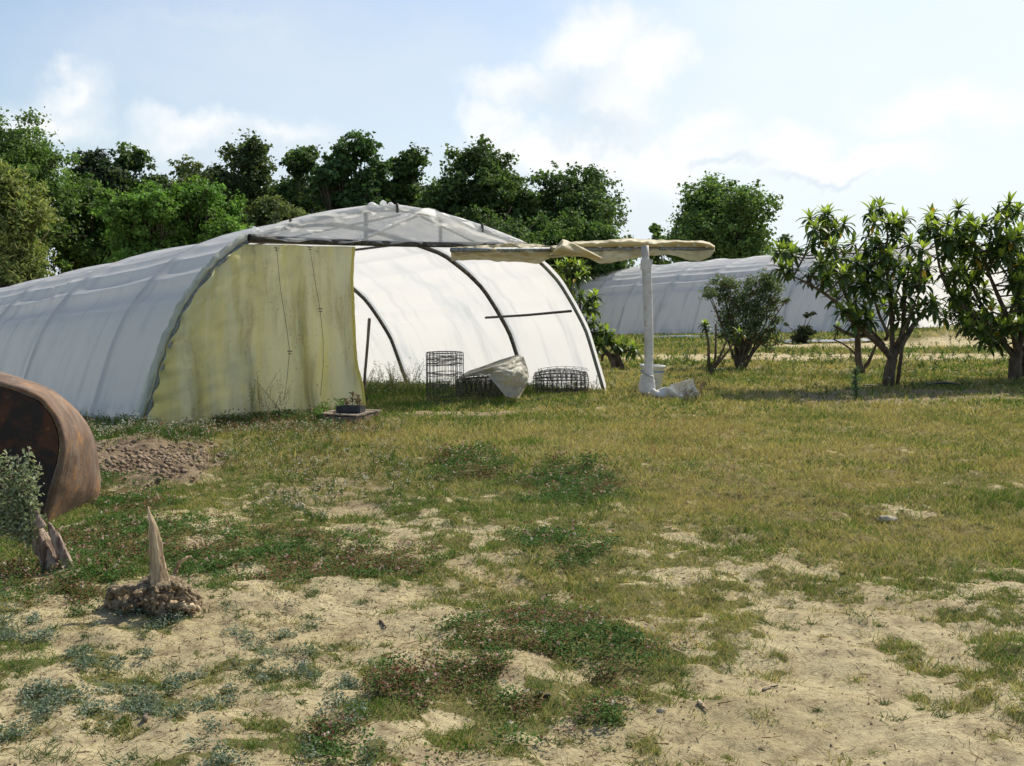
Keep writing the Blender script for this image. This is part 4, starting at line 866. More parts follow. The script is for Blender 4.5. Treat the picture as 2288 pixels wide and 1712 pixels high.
# ------------------------------------------------------------------ rusty digger bucket
def c6(x, y): return x / 2.758, 800 + y / 2.758
bb = gp(92, 1172); Yn = bb[1] + .02; near = [(-420, 190), (-200, 130), (0, 172), (100, 200), (200, 240), (245, 262), (285, 312), (325, 365), (350, 430), (368, 500), (368, 560), (358, 620), (340, 690), (318, 770), (300, 830), (288, 880), (270, 950), (250, 1050)]
far = [(-420, 90), (-200, 60), (0, 112), (110, 150), (250, 192), (330, 230), (400, 278), (450, 325), (500, 385), (540, 450), (565, 520), (580, 600), (590, 680), (603, 780), (596, 830), (570, 890), (530, 950), (470, 1060)]
nr = np.array([at(*c6(x, y), Yn) for x, y in near]); fr = np.array([at(*c6(x, y), Yn + .80) for x, y in far])
nr, _ = resample(nr, 70); fr, _ = resample(fr, 70)
k2 = np.exp(-np.linspace(-2, 2, 7) ** 2); k2 /= k2.sum()
def sm(P): Q_ = P.copy(); Q_[3:-3] = np.stack([np.convolve(P[:, i], k2, 'valid') for i in range(3)], -1); return Q_
nr, fr = sm(nr), sm(fr)
kb = thing('digger_bucket', bb, 'large rusty steel digger bucket lying on its side at the left edge', 'bucket')
G = np.array([nr * (1 - t) + fr * t + np.array((.03 * math.sin(math.pi * t), 0, .02 * math.sin(math.pi * t))) for t in np.linspace(0, 1, 14)]).transpose(1, 0, 2)
ii, jj = np.meshgrid(np.arange(G.shape[0]), np.arange(G.shape[1]), indexing='ij'); G = G + np.stack([.02 * (fbm(ii * .09, jj * .35, 3, 601) - .5)] * 3, -1) * np.array((1, 0, .5)); mb = MB(); mb.grid(G); o = mb.build('curved_shell', M['rust'], kb); md = o.modifiers.new('thickness', 'SOLIDIFY'); md.thickness = .028; md.offset = -1
cen = at(*c6(-420, 700), Yn); mb = MB(); inn = nr - (nr - cen) * .012; nrp = np.concatenate([inn + (0, .006, 0), [at(*c6(-420, 1050), Yn + .006)]]); bkp = nrp + (0, .02, 0)
n_ = len(nrp); mb.add(np.concatenate([nrp, bkp]), [tuple(range(n_)), tuple(range(2 * n_ - 1, n_ - 1, -1))] + [(i, n_ + i, n_ + (i + 1) % n_, (i + 1) % n_) for i in range(n_)]); mb.build('side_plate', M['rust_dark'], kb, False)

# ------------------------------------------------------------------ spiked stump
def blobmesh(mb, c, r, k=28, amp=.3, sc=6., seed=0, flat=1.0):
    th_ = np.linspace(0, math.pi, k); ph = np.linspace(0, 2 * math.pi, 2 * k, endpoint=False); T_, P_ = np.meshgrid(th_, ph, indexing='ij')
    d = np.stack([np.sin(T_) * np.cos(P_), np.sin(T_) * np.sin(P_), np.cos(T_)], -1); q = d * np.array(r)
    nz = fbm((q[..., 0] + q[..., 2] * .7) * sc + 10, (q[..., 1] - q[..., 2] * .6) * sc + 10, 5, seed) - .5; nz2 = fbm((q[..., 0] - q[..., 2]) * sc * 3, (q[..., 1] + q[..., 2]) * sc * 3, 3, seed + 7) - .5
    mb.grid(np.asarray(c) + q * (1 + amp * 2 * nz + amp * .7 * nz2)[..., None], close=True)
ps = gp(350, 1372); st = thing('dead_stump', ps, 'upturned dead stump with a tall pointed bleached spike rising from its roots', 'stump'); Ys = ps[1]
S_ = lambda x, y, dy=0: at(*c6(x, y), Ys + dy)
mb = MB(); sp = [(912, 912), (918, 950), (935, 1010), (948, 1080), (958, 1160), (965, 1240), (972, 1320), (985, 1400), (990, 1450)]
W_ = [.002, .009, .020, .027, .030, .033, .038, .046, .055]; mb.tube(resample(np.array([S_(x, y, .06) for x, y in sp]), 26)[0], np.interp(np.linspace(0, 1, 26), np.linspace(0, 1, 9), W_), 22, rough=.40, seed=4); mb.build('spike', M['deadwood'], st)
mb = MB(); blobmesh(mb, S_(1010, 1460, .08), (.125, .12, .085), seed=31, amp=.5, sc=20); blobmesh(mb, S_(1120, 1500, .06), (.10, .09, .075), seed=32, amp=.4, sc=16)
blobmesh(mb, S_(820, 1500, .10), (.12, .10, .06), seed=33, amp=.45, sc=16); blobmesh(mb, S_(730, 1470, .13), (.06, .06, .055), seed=34, amp=.5, sc=20); blobmesh(mb, S_(930, 1420, .10), (.07, .07, .06), seed=35, amp=.45, sc=22)
blobmesh(mb, S_(1020, 1550, .0), (.08, .06, .05), seed=36, amp=.4, sc=22); mb.build('root_mass', M['rootmass'], st)
def rootb(pts, r0, r1, m='deadwood', seed=0):
    P, _ = resample(np.array([S_(*q) for q in pts]), 16); P = P + rng.normal(size=P.shape) * .004; mb = MB(); mb.tube(P, np.linspace(r0, r1, 16), 9, rough=.5, seed=seed); mb.build('root', M[m], st)
rootb([(1040, 1520, -.06), (1120, 1520, -.07), (1190, 1535, -.05), (1225, 1545, 0)], .020, .013, seed=1); rootb([(960, 1420, 0), (1080, 1400, 0), (1180, 1440, .02), (1250, 1480, .04)], .026, .010, 'rootmass', 2)
rootb([(900, 1440, 0), (790, 1430, 0), (700, 1440, .04), (670, 1500, .05)], .030, .016, 'rootmass', 3); rootb([(1000, 1480, -.05), (1010, 1560, -.09), (990, 1610, -.10)], .028, .016, 'rootmass', 4)
rootb([(860, 1500, -.02), (780, 1560, -.02), (720, 1590, 0)], .025, .010, 'rootmass', 5)
rootb([(1080, 1330, .2), (1100, 1270, .22), (1140, 1235, .22), (1185, 1220, .24)], .012, .006, 'deadwood', 6)
rng2 = np.random.default_rng(5)
for k in range(14):
    x0, y0 = rng2.uniform(760, 1200), rng2.uniform(1400, 1560); rootb([(x0, y0, -.08), (x0 + rng2.normal() * 40, y0 + rng2.normal() * 25, -.10), (x0 + rng2.normal() * 80, y0 + 40 + rng2.normal() * 30, -.06)], .010, .004, 'rootmass', 10 + k)

# ------------------------------------------------------------------ silvery shrub on split trunk
ph_ = gp(127, 1274); sh = thing('silver_shrub', ph_, 'silvery leaved shrub sprouting from a leaning split trunk in front of the rusty digger bucket', 'shrub'); Yh = ph_[1]
H_ = lambda x, y, dy=0: at(*c6(x, y), Yh + dy)
mb = MB(); mb.tube(resample(np.array([H_(340, 1310), H_(290, 1200), H_(250, 1120), H_(215, 1050), H_(200, 1000)]), 20)[0], np.interp(np.linspace(0, 1, 20), [0, .25, .6, 1], [.062, .052, .045, .030]), 16, rough=.45, seed=2)
mb.tube(resample(np.array([H_(420, 1310, -.02), H_(385, 1210, -.03), H_(345, 1110, -.03), H_(318, 1060, -.03), H_(300, 1015, -.02)]), 16)[0], np.interp(np.linspace(0, 1, 16), [0, .7, 1], [.040, .030, .008]), 12, rough=.5, seed=3)
mb.tube(resample(np.array([H_(262, 1040, -.05), H_(240, 990, -.06), H_(225, 940, -.05)]), 8)[0], [.028, .026, .024, .02, .015, .011, .008, .004], 9, rough=.5, seed=8)
mb.build('split_trunk', M['trunkbark'], sh)
tips = [(180, 545), (110, 600), (30, 560), (-40, 600), (245, 640), (215, 740), (140, 680), (60, 700), (-20, 720), (180, 830), (90, 840), (0, 850), (215, 920), (130, 960), (40, 960), (-50, 900), (180, 1040), (90, 1060), (20, 1060), (230, 1100), (-120, 700), (-160, 850), (-100, 1000)]
mb = MB(); B = Blades()
for (x, y) in tips:
    a = H_(205 if y < 1000 else 225, 1010 if y < 1000 else 1100, 0); b = H_(x, y, random.uniform(-.10, .14)); mid = a * .5 + b * .5 + np.array((-.03, 0, -.01)); P, _ = resample(np.array([a, mid, b]), 9); mb.tube(P, np.linspace(.008, .0025, 9), 5)
    k = 95; t = rng.random(k) ** .6; i = (t * 8).astype(int); cpt = P[i] + rng.normal(size=(k, 3)) * (.020 + .014 * (1 - t[:, None])); d = dirs(k, 1.2, .8)
    B.leaf(cpt, d, .025 + .014 * rng.random(k), np.where(rng.random((k, 1)) < .6, (.36, .40, .26), (.17, .22, .12)) * (.7 + .6 * rng.random((k, 1))), .5)
mb.build('branch', M['bark_grey'], sh); B.build('foliage', M['grass'], sh)

# ------------------------------------------------------------------ loquat trees
def leafcurve(mb, p, d, length, width, droop, col):
    d = d / np.linalg.norm(d); side = np.cross(d, EZ); ns = np.linalg.norm(side); side = side / ns if ns > .05 else np.array((1., 0, 0)); n = 6; c = p.copy(); cur = d.copy(); V = []
    for i in range(n):
        t = i / (n - 1); wv = width * .5 * math.sin(math.pi * min(1, .08 + t * .92)) ** .75 if i < n - 1 else .001; nrm = np.cross(side, cur)
        V += [c - side * wv + nrm * wv * .35, c, c + side * wv + nrm * wv * .35]
        c = c + cur * length / (n - 1); cur = cur + np.array((0, 0, -1.)) * droop / (n - 1); cur /= np.linalg.norm(cur)
    mb.add(V, [(i * 3 + j, i * 3 + j + 1, i * 3 + j + 4, i * 3 + j + 3) for i in range(n - 1) for j in range(2)], col)
def rosette(mb, p, s=1.0, young=True, n=None):
    n = n or random.randint(16, 23); a0 = random.random() * 6.28
    for i in range(n):
        f = i / n; az = a0 + i * 2.4; el = math.radians(78 - 120 * f + random.gauss(0, 9)); d = np.array((math.cos(az) * math.cos(el), math.sin(az) * math.cos(el), math.sin(el)))
        ln = s * random.uniform(.18, .30) * (.75 if f < .2 else 1); y = young and f < .38
        col = (np.array((.30, .40, .08)) if y else np.array((.070, .115, .034))) * random.uniform(.7, 1.3)
        if random.random() < .012: col = np.array((.45, .28, .03))
        leafcurve(mb, np.asarray(p) + (0, 0, -.05 * f * s), d, ln, ln * .27, (.5 if f < .3 else 1.3) * random.uniform(.6, 1.3), col)
def limb(pts, r0, r1, k=9, seed=0, rough=.25):
    P = np.array(pts, float); n = max(8, 5 * len(P)); P, t = resample(P, n); 
    kk = np.array([.25, .5, .25]); Q_ = P.copy(); 
    for _ in range(3): Q_[1:-1] = Q_[:-2] * .25 + Q_[1:-1] * .5 + Q_[2:] * .25
    mb = MB(); mb.tube(Q_, np.linspace(r0, r1, n), k, rough=rough, seed=seed); return mb, Q_
def loquat(label, base, Y, limbs, tips, conv, rs_, dspread=.7, s=1.0, r0=.085, group=None, cat='fruit tree', name='loquat_tree', r_tip=.008, extra=None):
    root = thing(name, base, label, cat, group); allpts = []; tw = MB(); trunk = None
    for i, (pts, ra_, rb_) in enumerate(limbs):
        P = [at(*conv(x, y), Y + dy) for x, y, dy in pts]
        m_, Q_ = limb(P, ra_, rb_, 10, i)
        if i == 0: trunk = m_.build('trunk', M['bark'], root); allpts.append(Q_[-2:])
        else: tw.add(m_.v[0], m_.f); allpts.append(Q_[3:])
    A_ = np.concatenate(allpts); lf = MB()
    tips = tips + [(x + random.uniform(-30, 30), y + random.uniform(5, 60)) for x, y in tips[::4] if y < 900] if len(tips) > 40 else tips
    for (x, y) in tips:
        p = at(*conv(x, y), Y + random.uniform(-dspread, dspread)); dd_ = np.linalg.norm(A_ - p, axis=1) + .6 * np.maximum(0, A_[:, 2] - p[2] + .05) * 3; j = int(np.argmin(dd_)); a = A_[j]
        mid = a * .45 + p * .55 + np.array((0, 0, -.10 * np.linalg.norm(p - a))); P, _ = resample(np.array([a, mid, p]), 8); P[1:-1] = P[:-2] * .25 + P[1:-1] * .5 + P[2:] * .25
        tw.tube(P, np.linspace(.016, r_tip, 8), 6); rosette(lf, p, s)
        if random.random() < .40: rosette(lf, P[5] + rng.normal(size=3) * .04, s * .9, False, 11)
    tw.build('branches', M['bark'], root); lf.build('foliage', M['leaf_glossy'], root, True, True); return root
def c5(x, y): return 1700 + x / 3.0085, 400 + y / 3.0085
def c4x(x, y): return 1300 + x / 3.678, 500 + y / 3.678
ba = gp(*c5(848, 1394)); Ya = ba[1]
tipsA = [(430, 232), (330, 262), (800, 185), (745, 215), (960, 262), (560, 300), (500, 330), (360, 330), (420, 340), (760, 290), (860, 290), (900, 300), (150, 480), (205, 500), (135, 590), (190, 610), (780, 400), (930, 385), (1000, 440), (470, 590), (400, 560), (350, 440), (620, 430), (700, 480), (850, 480), (650, 560), (560, 520), (480, 450), (590, 620), (340, 640), (420, 700),
         (740, 600), (800, 660), (900, 600), (960, 660), (1000, 560), (1060, 620), (1090, 470), (870, 740), (760, 760), (680, 700), (560, 740), (500, 800), (640, 820), (600, 880), (700, 880), (540, 880), (820, 840), (900, 850), (1000, 780), (1040, 700), (1100, 700), (980, 880), (1060, 880), (740, 950), (660, 930), (640, 960), (1120, 600), (870, 560), (690, 620), (1150, 820), (540, 640), (450, 660), (610, 700), (780, 540)]
limA = [([(848, 1400, 0), (858, 1320, 0), (870, 1250, 0), (885, 1195, 0)], .105, .080),
        ([(885, 1200, 0), (940, 1120, 0), (990, 1040, .1), (1040, 960, .2), (1110, 890, .3), (1180, 800, .35)], .062, .022), ([(880, 1200, 0), (820, 1130, -.1), (740, 1060, -.2), (620, 960, -.25), (540, 850, -.3), (430, 770, -.3), (330, 710, -.3), (220, 655, -.3)], .060, .012),
        ([(830, 1120, 0), (780, 1060, 0), (700, 980, .1), (620, 900, .1), (560, 760, .2), (500, 600, .2), (450, 400, .2)], .034, .012), ([(885, 1190, 0), (885, 1050, .1), (880, 900, .1), (860, 700, .1), (830, 520, .1), (860, 380, .1), (830, 280, .1)], .045, .012),
        ([(900, 1180, 0), (950, 1030, .3), (960, 900, .4), (980, 700, .4), (1000, 540, .4)], .040, .012), ([(835, 1080, 0), (860, 1050, -.2), (800, 930, -.2), (760, 800, -.2), (700, 620, -.2), (640, 500, -.2)], .028, .010),
        ([(700, 1050, -.1), (640, 1060, -.2), (560, 1030, -.2), (490, 985, -.25)], .034, .020), ([(900, 1120, -.1), (940, 1060, -.3), (1010, 900, -.5), (1060, 760, -.5)], .03, .010)]
loquat('loquat tree with a short forked trunk and open crown left of the densest loquat', ba, Ya, limA, tipsA, c5, 1)
bB = gp(*c5(1705, 1352)); YB_ = bB[1]; tipsB = [(1150, 235), (1120, 310), (1330, 200), (1260, 290), (1400, 290), (1450, 330), (1510, 300), (1580, 310), (1670, 165), (1650, 270), (1730, 215), (1740, 340), (1180, 330), (1240, 400), (1340, 390), (1320, 320), (1240, 930), (1270, 880), (1370, 1000), (1420, 960), (1500, 1070), (1590, 1090), (1640, 1010), (1480, 980)]
rs3 = random.Random(4)
for k in range(135):
    x = rs3.uniform(1160, 2250); y = rs3.uniform(360, 1040); 
    if x < 1300 and (y > 880 or y < 400): continue
    if x < 1230 and 560 < y < 800 and rs3.random() < .7: continue
    tipsB.append((x, y))
limB = [([(1700, 1355, 0), (1705, 1280, 0), (1712, 1200, 0), (1722, 1150, 0)], .12, .10), ([(1715, 1200, 0), (1640, 1120, 0), (1540, 1000, 0), (1400, 900, -.1), (1260, 760, -.1), (1200, 600, -.1), (1160, 350, -.1)], .06, .012),
        ([(1720, 1180, 0), (1760, 1050, .2), (1800, 800, .3), (1760, 500, .3), (1690, 260, .3)], .07, .012), ([(1725, 1190, 0), (1690, 1000, -.3), (1600, 800, -.4), (1500, 560, -.4), (1400, 340, -.4)], .06, .012),
        ([(1760, 1330, .1), (1775, 1220, .1), (1800, 1120, .1), (1900, 900, .2), (2000, 700, .2), (2100, 500, .2)], .09, .02), ([(1640, 1110, 0), (1600, 1010, .3), (1450, 800, .5), (1330, 500, .5), (1300, 320, .5)], .04, .012)]
loquat('densest and largest loquat tree standing at the right edge', bB, YB_, limB, tipsB, c5, 2, dspread=1.0)
# loquat behind the tunnel's right foot
bC = gp(1318, 815) + (0, 0, 0); YC = bC[1] + .0
tipsC = [(1245, 595), (1262, 600), (1285, 592), (1300, 600), (1240, 615), (1258, 632), (1272, 640), (1290, 622), (1300, 660), (1318, 668), (1283, 676), (1330, 662), (1310, 690), (1290, 700), (1330, 690), (1265, 655), (1270, 590), (1305, 610)]
loquat('loquat tree half hidden behind the right side of the open tunnel', bC, YC, [([(1318, 822, 0), (1308, 780, 0), (1300, 740, 0)], .06, .045), ([(1300, 745, 0), (1290, 700, 0), (1275, 650, 0), (1262, 615, 0)], .035, .012), ([(1300, 745, 0), (1312, 710, .1), (1322, 680, .1)], .03, .012), ([(1296, 720, 0), (1296, 670, 0), (1292, 620, 0)], .03, .012)], tipsC, lambda x, y: (x, y), 3, .3)
# low pruned loquat
bD = gp(*c4x(280, 1195)); tipsD = [(95, 800), (150, 880), (60, 880), (200, 880), (120, 930), (230, 940), (70, 960), (330, 980), (420, 1010), (390, 1040), (290, 1000), (150, 990), (440, 1050), (100, 1020)]
loquat('low pruned loquat stump with drooping leaves right of the tunnel foot', bD, bD[1], [([(285, 1200, 0), (265, 1140, 0), (240, 1090, 0)], .10, .08), ([(245, 1100, 0), (190, 1040, 0), (130, 960, 0), (95, 850, 0)], .05, .015), ([(170, 1130, 0), (165, 1090, 0), (200, 1060, 0), (260, 1080, 0)], .03, .03), ([(340, 1200, -.1), (310, 1120, -.1), (290, 1060, 0), (240, 1000, 0), (200, 930, 0)], .05, .02), ([(250, 1110, 0), (320, 1060, 0), (400, 1030, 0)], .045, .015)], tipsD, c4x, 4, .25, s=.95)
# thin pruned loquat left of the shrub
bE = gp(*c4x(1062, 1250))
loquat('thin pruned loquat with bare sticks just left of the round leaved shrub', bE, bE[1], [([(1060, 1255, 0), (1062, 1200, 0), (1075, 1160, 0)], .05, .04), ([(1045, 1180, 0), (1042, 1080, 0), (1042, 980, 0), (1025, 900, 0), (1012, 860, 0)], .032, .018), ([(1085, 1170, 0), (1100, 1080, 0), (1102, 950, 0), (1102, 822, 0)], .022, .018),
        ([(1090, 1190, 0), (1150, 1060, 0), (1200, 940, 0)], .028, .012), ([(1110, 1160, 0), (1200, 1050, -.1), (1290, 920, -.1)], .026, .010)], [(1010, 820), (1018, 850), (1295, 895), (1060, 1170), (1050, 1140)], c4x, 5, .12, s=.62, cat='shrub')
# bare pruned little tree and its stake
bF = gp(*c5(678, 1305)); loquat('small pruned tree with few leaves behind the forked loquat trunk', bF, bF[1], [([(680, 1310, 0), (655, 1240, 0), (650, 1150, 0), (648, 1060, 0)], .075, .055), ([(648, 1070, 0), (650, 980, 0), (660, 880, 0)], .05, .03), ([(645, 1190, 0), (600, 1140, 0), (540, 1100, 0), (492, 1080, 0)], .022, .012), ([(675, 1290, 0), (725, 1230, 0), (755, 1160, 0), (775, 1110, 0)], .04, .022)],
        [(700, 1000), (520, 990), (750, 1030), (640, 900)], c5, 6, .15, s=.6)
ps_ = gp(*c5(915, 1388)); mb = MB(); mb.tube([at(*c5(915, 1392), ps_[1]), at(*c5(940, 1200), ps_[1] + .02), at(*c5(958, 1000), ps_[1] + .03), at(*c5(965, 700), ps_[1] + .05)], .034, 8, rough=.3); tag(mb.build('wooden_stake', M['bark'], None, loc=ps_), 'dark wooden stake leaning behind the forked loquat trunk', 'stake')
# young spiky plant
bG = gp(1914, 896); yp = thing('young_plant', bG, 'young upright blue green leafy plant in front of the forked loquat tree', 'plant'); mb = MB(); mb.tube([bG, bG + (0, .02, .25), bG + np.array((-.03, .02, .47))], .008, 6); mb.build('stem', M['bark'], yp)
B = Blades(); k = 190; t = rng.random(k); b = bG + np.array((-.03, .02, .47)) * t[:, None]; c = np.where(rng.random((k, 1)) < .5, (.06, .12, .05), (.12, .18, .12)) * (.7 + .6 * rng.random((k, 1))); B.add(b, dirs(k, 1.8, .8), .07 + .06 * rng.random(k), .016 + 0 * t, c, .4, .3); B.build('leaves', M['leaf'], yp)

# ------------------------------------------------------------------ generic leafy crowns
def crown(B, lobes, n, size, cols, seed, sub=26, sig=.17, dens=None, inner=.25, lite=None):
    rs = np.random.default_rng(seed); vol = np.array([l[1][0] * l[1][2] for l in lobes]); pr = vol / vol.sum()
    for (c, r), p_ in zip(lobes, pr):
        c = np.array(c); r = np.array(r); ns = sub; d = rs.normal(size=(ns, 3)); d /= np.linalg.norm(d, axis=1)[:, None]; d[:, 2] = np.where(d[:, 2] < -.4, -d[:, 2], d[:, 2])
        sc_ = c + d * r * (.62 + .60 * rs.random((ns, 1)) ** 1.3); w_ = rs.random(ns) + .3; w_ /= w_.sum(); m = int(n * p_); mi = int(m * inner); j = rs.choice(ns, m - mi, p=w_); cs = sig * (.6 + .8 * rs.random(ns))
        off = rs.normal(size=(m - mi, 3)) * cs[j][:, None] * np.array((1, 1, .62)) * r.mean(); pts = sc_[j] + off
        nr = d[j] * .6 + rs.normal(size=(m - mi, 3)) * .55 + np.array((0, 0, .35)); nr /= np.linalg.norm(nr, axis=1)[:, None]
        tone = (.65 + .7 * rs.random(ns))[j][:, None] * (.75 + .5 * rs.random((m - mi, 1))); hue = rs.random((m - mi, 1)); hs = (rs.random(ns))[j][:, None]
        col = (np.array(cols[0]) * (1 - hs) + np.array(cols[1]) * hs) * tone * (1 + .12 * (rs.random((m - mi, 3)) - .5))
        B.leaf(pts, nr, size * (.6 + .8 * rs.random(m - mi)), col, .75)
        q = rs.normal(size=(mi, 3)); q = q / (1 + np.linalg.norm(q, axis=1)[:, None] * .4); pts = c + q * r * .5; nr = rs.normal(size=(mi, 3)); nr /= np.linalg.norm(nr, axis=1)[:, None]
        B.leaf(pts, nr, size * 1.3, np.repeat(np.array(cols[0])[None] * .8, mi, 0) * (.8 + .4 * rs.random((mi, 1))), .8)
def bgtree(label, px0, px1, ptop, pbot, Y, cols, seed, nlobe=14, n=13000, size=.24, name='broadleaf_tree', group='trees behind the tunnels', prof_=None, lobr=(.13, .22), sub=22, sig=.17, cat='tree', inner=.25, bare=0, dep=.8):
    rs = random.Random(seed); dx_ = (px1 - px0) * .07; px0 -= dx_; px1 += dx_; nlobe = int(nlobe * 1.5); n = int(n * 1.7); size = size * .88; cols = tuple((q[0] * 2.5, q[1] * 2.5, q[2] * 2.5) for q in cols); cxp = (px0 + px1) / 2; bx = at(cxp, 600, Y); bz = float(terr(bx[0], bx[1], False)); base = np.array((bx[0], Y, bz)); root = thing(name, base, label, cat, group)
    xl, xr = at(px0, 500, Y)[0], at(px1, 500, Y)[0]; zt, zb = at(cxp, ptop, Y)[2], at(cxp, pbot, Y)[2]; w_ = (xr - xl); h = zt - zb; lobes = []
    for i in range(nlobe):
        for _ in range(40):
            u, v, q = rs.uniform(-1, 1), rs.uniform(-1, 1), rs.uniform(-1, 1); 
            wl_ = (1 - max(0, v) ** 2.4) ** .5 if v > 0 else .95
            if abs(u) < wl_ and abs(q) < wl_ and (abs(u) > .35 * wl_ or v > .5): break
        r = w_ * rs.uniform(*lobr)
        r = min(r, h * .26)
        if prof_: uw = prof_((v + 1) / 2)
        else: uw = 1.0
        lobes.append(((base[0] + u * (w_ / 2 - r * .8) * uw, Y + q * w_ * .5 * dep, zb + h / 2 + v * (h / 2 - r * .75)), (r * rs.uniform(.75, 1.25), r, r * rs.uniform(.65, 1.25))))
    r = w_ * .22; r = min(r, h * .26)
    lobes.append(((base[0] + rs.uniform(-.12, .12) * w_, Y, zt - r * .85), (r, r, r * .9)))
    lobes.append(((base[0], Y, zb + h * .42), (w_ * .40 * (prof_(.45) if prof_ else 1), w_ * .3, h * .36)))
    lobes.append(((base[0], Y, zb + h * .12), (w_ * .46, w_ * .3, h * .28)))
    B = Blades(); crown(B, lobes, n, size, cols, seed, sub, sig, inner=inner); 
    mb = MB(); tz = zb + h * .25; P, _ = resample(np.array([base - (0, 0, .3), base + (rs.uniform(-.2, .2), 0, (tz - bz) * .5), base + np.array((0, 0, tz - bz)), base + np.array((rs.uniform(-.3, .3), 0, (zt - bz) * .75))]), 18)
    mb.tube(P, np.linspace(.024 * (zt - bz) + .05, .03, 18), 9, rough=.2, seed=seed); mb.build('trunk', M['bark'], root)
    mb = MB()
    for (c, r_) in lobes[:nlobe]:
        c = np.array(c); j = min(17, 5 + int(rs.random() * 9)); a = P[j]; mid = a * .5 + c * .5 - np.array((0, 0, .08 * np.linalg.norm(c - a))); Q_, _ = resample(np.array([a, mid, c, c + (c - mid) * .1]), 9); mb.tube(Q_, np.linspace(.10, .02, 9), 6)
        for _ in range(3): e = c + np.array([rs.gauss(0, 1) for _ in range(3)]) * r_[0] * .6; mb.tube([Q_[5], (Q_[5] + e) / 2, e], [.035, .025, .01], 4)
    for k in range(bare):
        x = base[0] + rs.uniform(-.35, .35) * w_; mb.tube([np.array((x, Y - w_ * .45, zb)), np.array((x + rs.uniform(-.2, .2), Y - w_ * .45, zb + h * .3)), np.array((x + rs.uniform(-.5, .5), Y - w_ * .42, zb + h * .55))], [.07, .05, .02], 5, (1, 1, 1))
    mb.build('limbs', M['bark_grey'] if bare else M['bark'], root)
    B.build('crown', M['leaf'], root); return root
DK = ((.030, .052, .018), (.050, .075, .024)); MD = ((.045, .075, .022), (.070, .105, .030)); BR = ((.050, .095, .020), (.080, .130, .028)); OL = ((.055, .070, .028), (.080, .090, .035)); HZ = ((.05, .075, .04), (.07, .095, .05))
cone = lambda t: 1.15 - .62 * t
bgtree('tall mid green tree filling the left edge behind the yellow flowering one', -190, 160, 258, 640, 52, MD, 11, 22, 26000, .20, lobr=(.15, .23))
bgtree('tree with cream yellow catkins at the left edge', -70, 112, 372, 660, 36, ((.045, .06, .018), (.11, .12, .035)), 12, 16, 9000, .15, name='flowering_tree', lobr=(.18, .26))
bgtree('sparse dark pointed tree between the left edge tree and its slender dark neighbour', 140, 300, 335, 640, 62, ((.018, .028, .016), (.03, .042, .022)), 13, 18, 9500, .24, prof_=cone, lobr=(.13, .20), inner=.1)
bgtree('slender dark tree with twin leafy tips left of the small airy one', 235, 385, 330, 640, 64, DK, 14, 16, 12000, .24, prof_=cone)
bgtree('small airy tree peeping over the bright bushes', 345, 480, 356, 640, 66, OL, 15, 14, 9000, .24)
bgtree('broad round dark tree behind the bright green bushes', 448, 655, 308, 600, 66, ((.034, .046, .020), (.055, .070, .026)), 16, 18, 15000, .24)
bgtree('narrow grey green tree with pale bare stems beside the broad round one', 610, 760, 332, 640, 64, DK, 17, 15, 11000, .24, bare=5)
bgtree('tallest open crowned tree with sky showing through its limbs', 712, 866, 294, 590, 60, ((.030, .055, .020), (.045, .078, .026)), 18, 17, 11000, .24, sub=18, sig=.14, inner=.12)
bgtree('dark tree with rounded top right of the tallest open crowned tree', 845, 975, 332, 600, 62, DK, 19, 13, 11000, .24, prof_=lambda t: 1.1 - .5 * t)
bgtree('tall layered dark tree behind the tunnel ridge', 960, 1180, 318, 640, 60, DK, 20, 19, 17000, .24)
bgtree('spreading dark tree at the right end of the woodland edge', 1150, 1385, 378, 640, 62, DK, 21, 18, 17000, .24)
bgtree('low bushy tree filling the gap under the end of the woodland', 1180, 1400, 480, 650, 58, MD, 22, 12, 9000, .22)
bgtree('dim shaded tree below the two dark left hand trees', 110, 290, 400, 640, 56, MD, 23, 13, 12000, .21)
bgtree('bright green bushy tree just above the tunnel roof on the left', 255, 420, 418, 640, 50, BR, 24, 14, 13000, .19, lobr=(.16, .24))
bgtree('bright green bushy tree with lumpy crown beside the broad round dark tree', 375, 545, 402, 620, 51, BR, 25, 14, 13000, .19, lobr=(.16, .24))
bgtree('brownish green bush between the bright bushes and the bare stems', 520, 690, 440, 620, 54, OL, 26, 12, 10000, .2)
bgtree('dark undergrowth tree behind the tunnel ridge on the left', 650, 930, 470, 640, 57, DK, 27, 12, 11000, .22)
bgtree('dark undergrowth tree filling in below the layered dark tree', 890, 1190, 470, 650, 56, DK, 28, 12, 11000, .22)
bgtree('big round lone tree standing above the far tunnel', 1496, 1725, 402, 640, 74, MD, 29, 20, 17000, .26, lobr=(.16, .24))
bgtree('small round tree between the woodland and the lone tree', 1436, 1486, 503, 610, 105, MD, 30, 7, 3000, .3)
bgtree('little hazy tree right of the big round lone tree', 1722, 1785, 527, 620, 130, HZ, 31, 8, 3000, .36)
bgtree('distant tree showing through the loquat leaves', 2030, 2080, 512, 620, 120, HZ, 32, 8, 2500, .36)
bgtree('mid green woodland tree filling behind the two bright bushes', 280, 640, 395, 660, 70, MD, 33, 18, 13000, .24)
bgtree('mid green woodland tree filling behind the bare pale stems', 560, 900, 400, 660, 71, DK, 34, 18, 13000, .24)
bgtree('mid green woodland tree filling behind the layered dark tree', 880, 1260, 400, 660, 72, MD, 35, 18, 13000, .24)
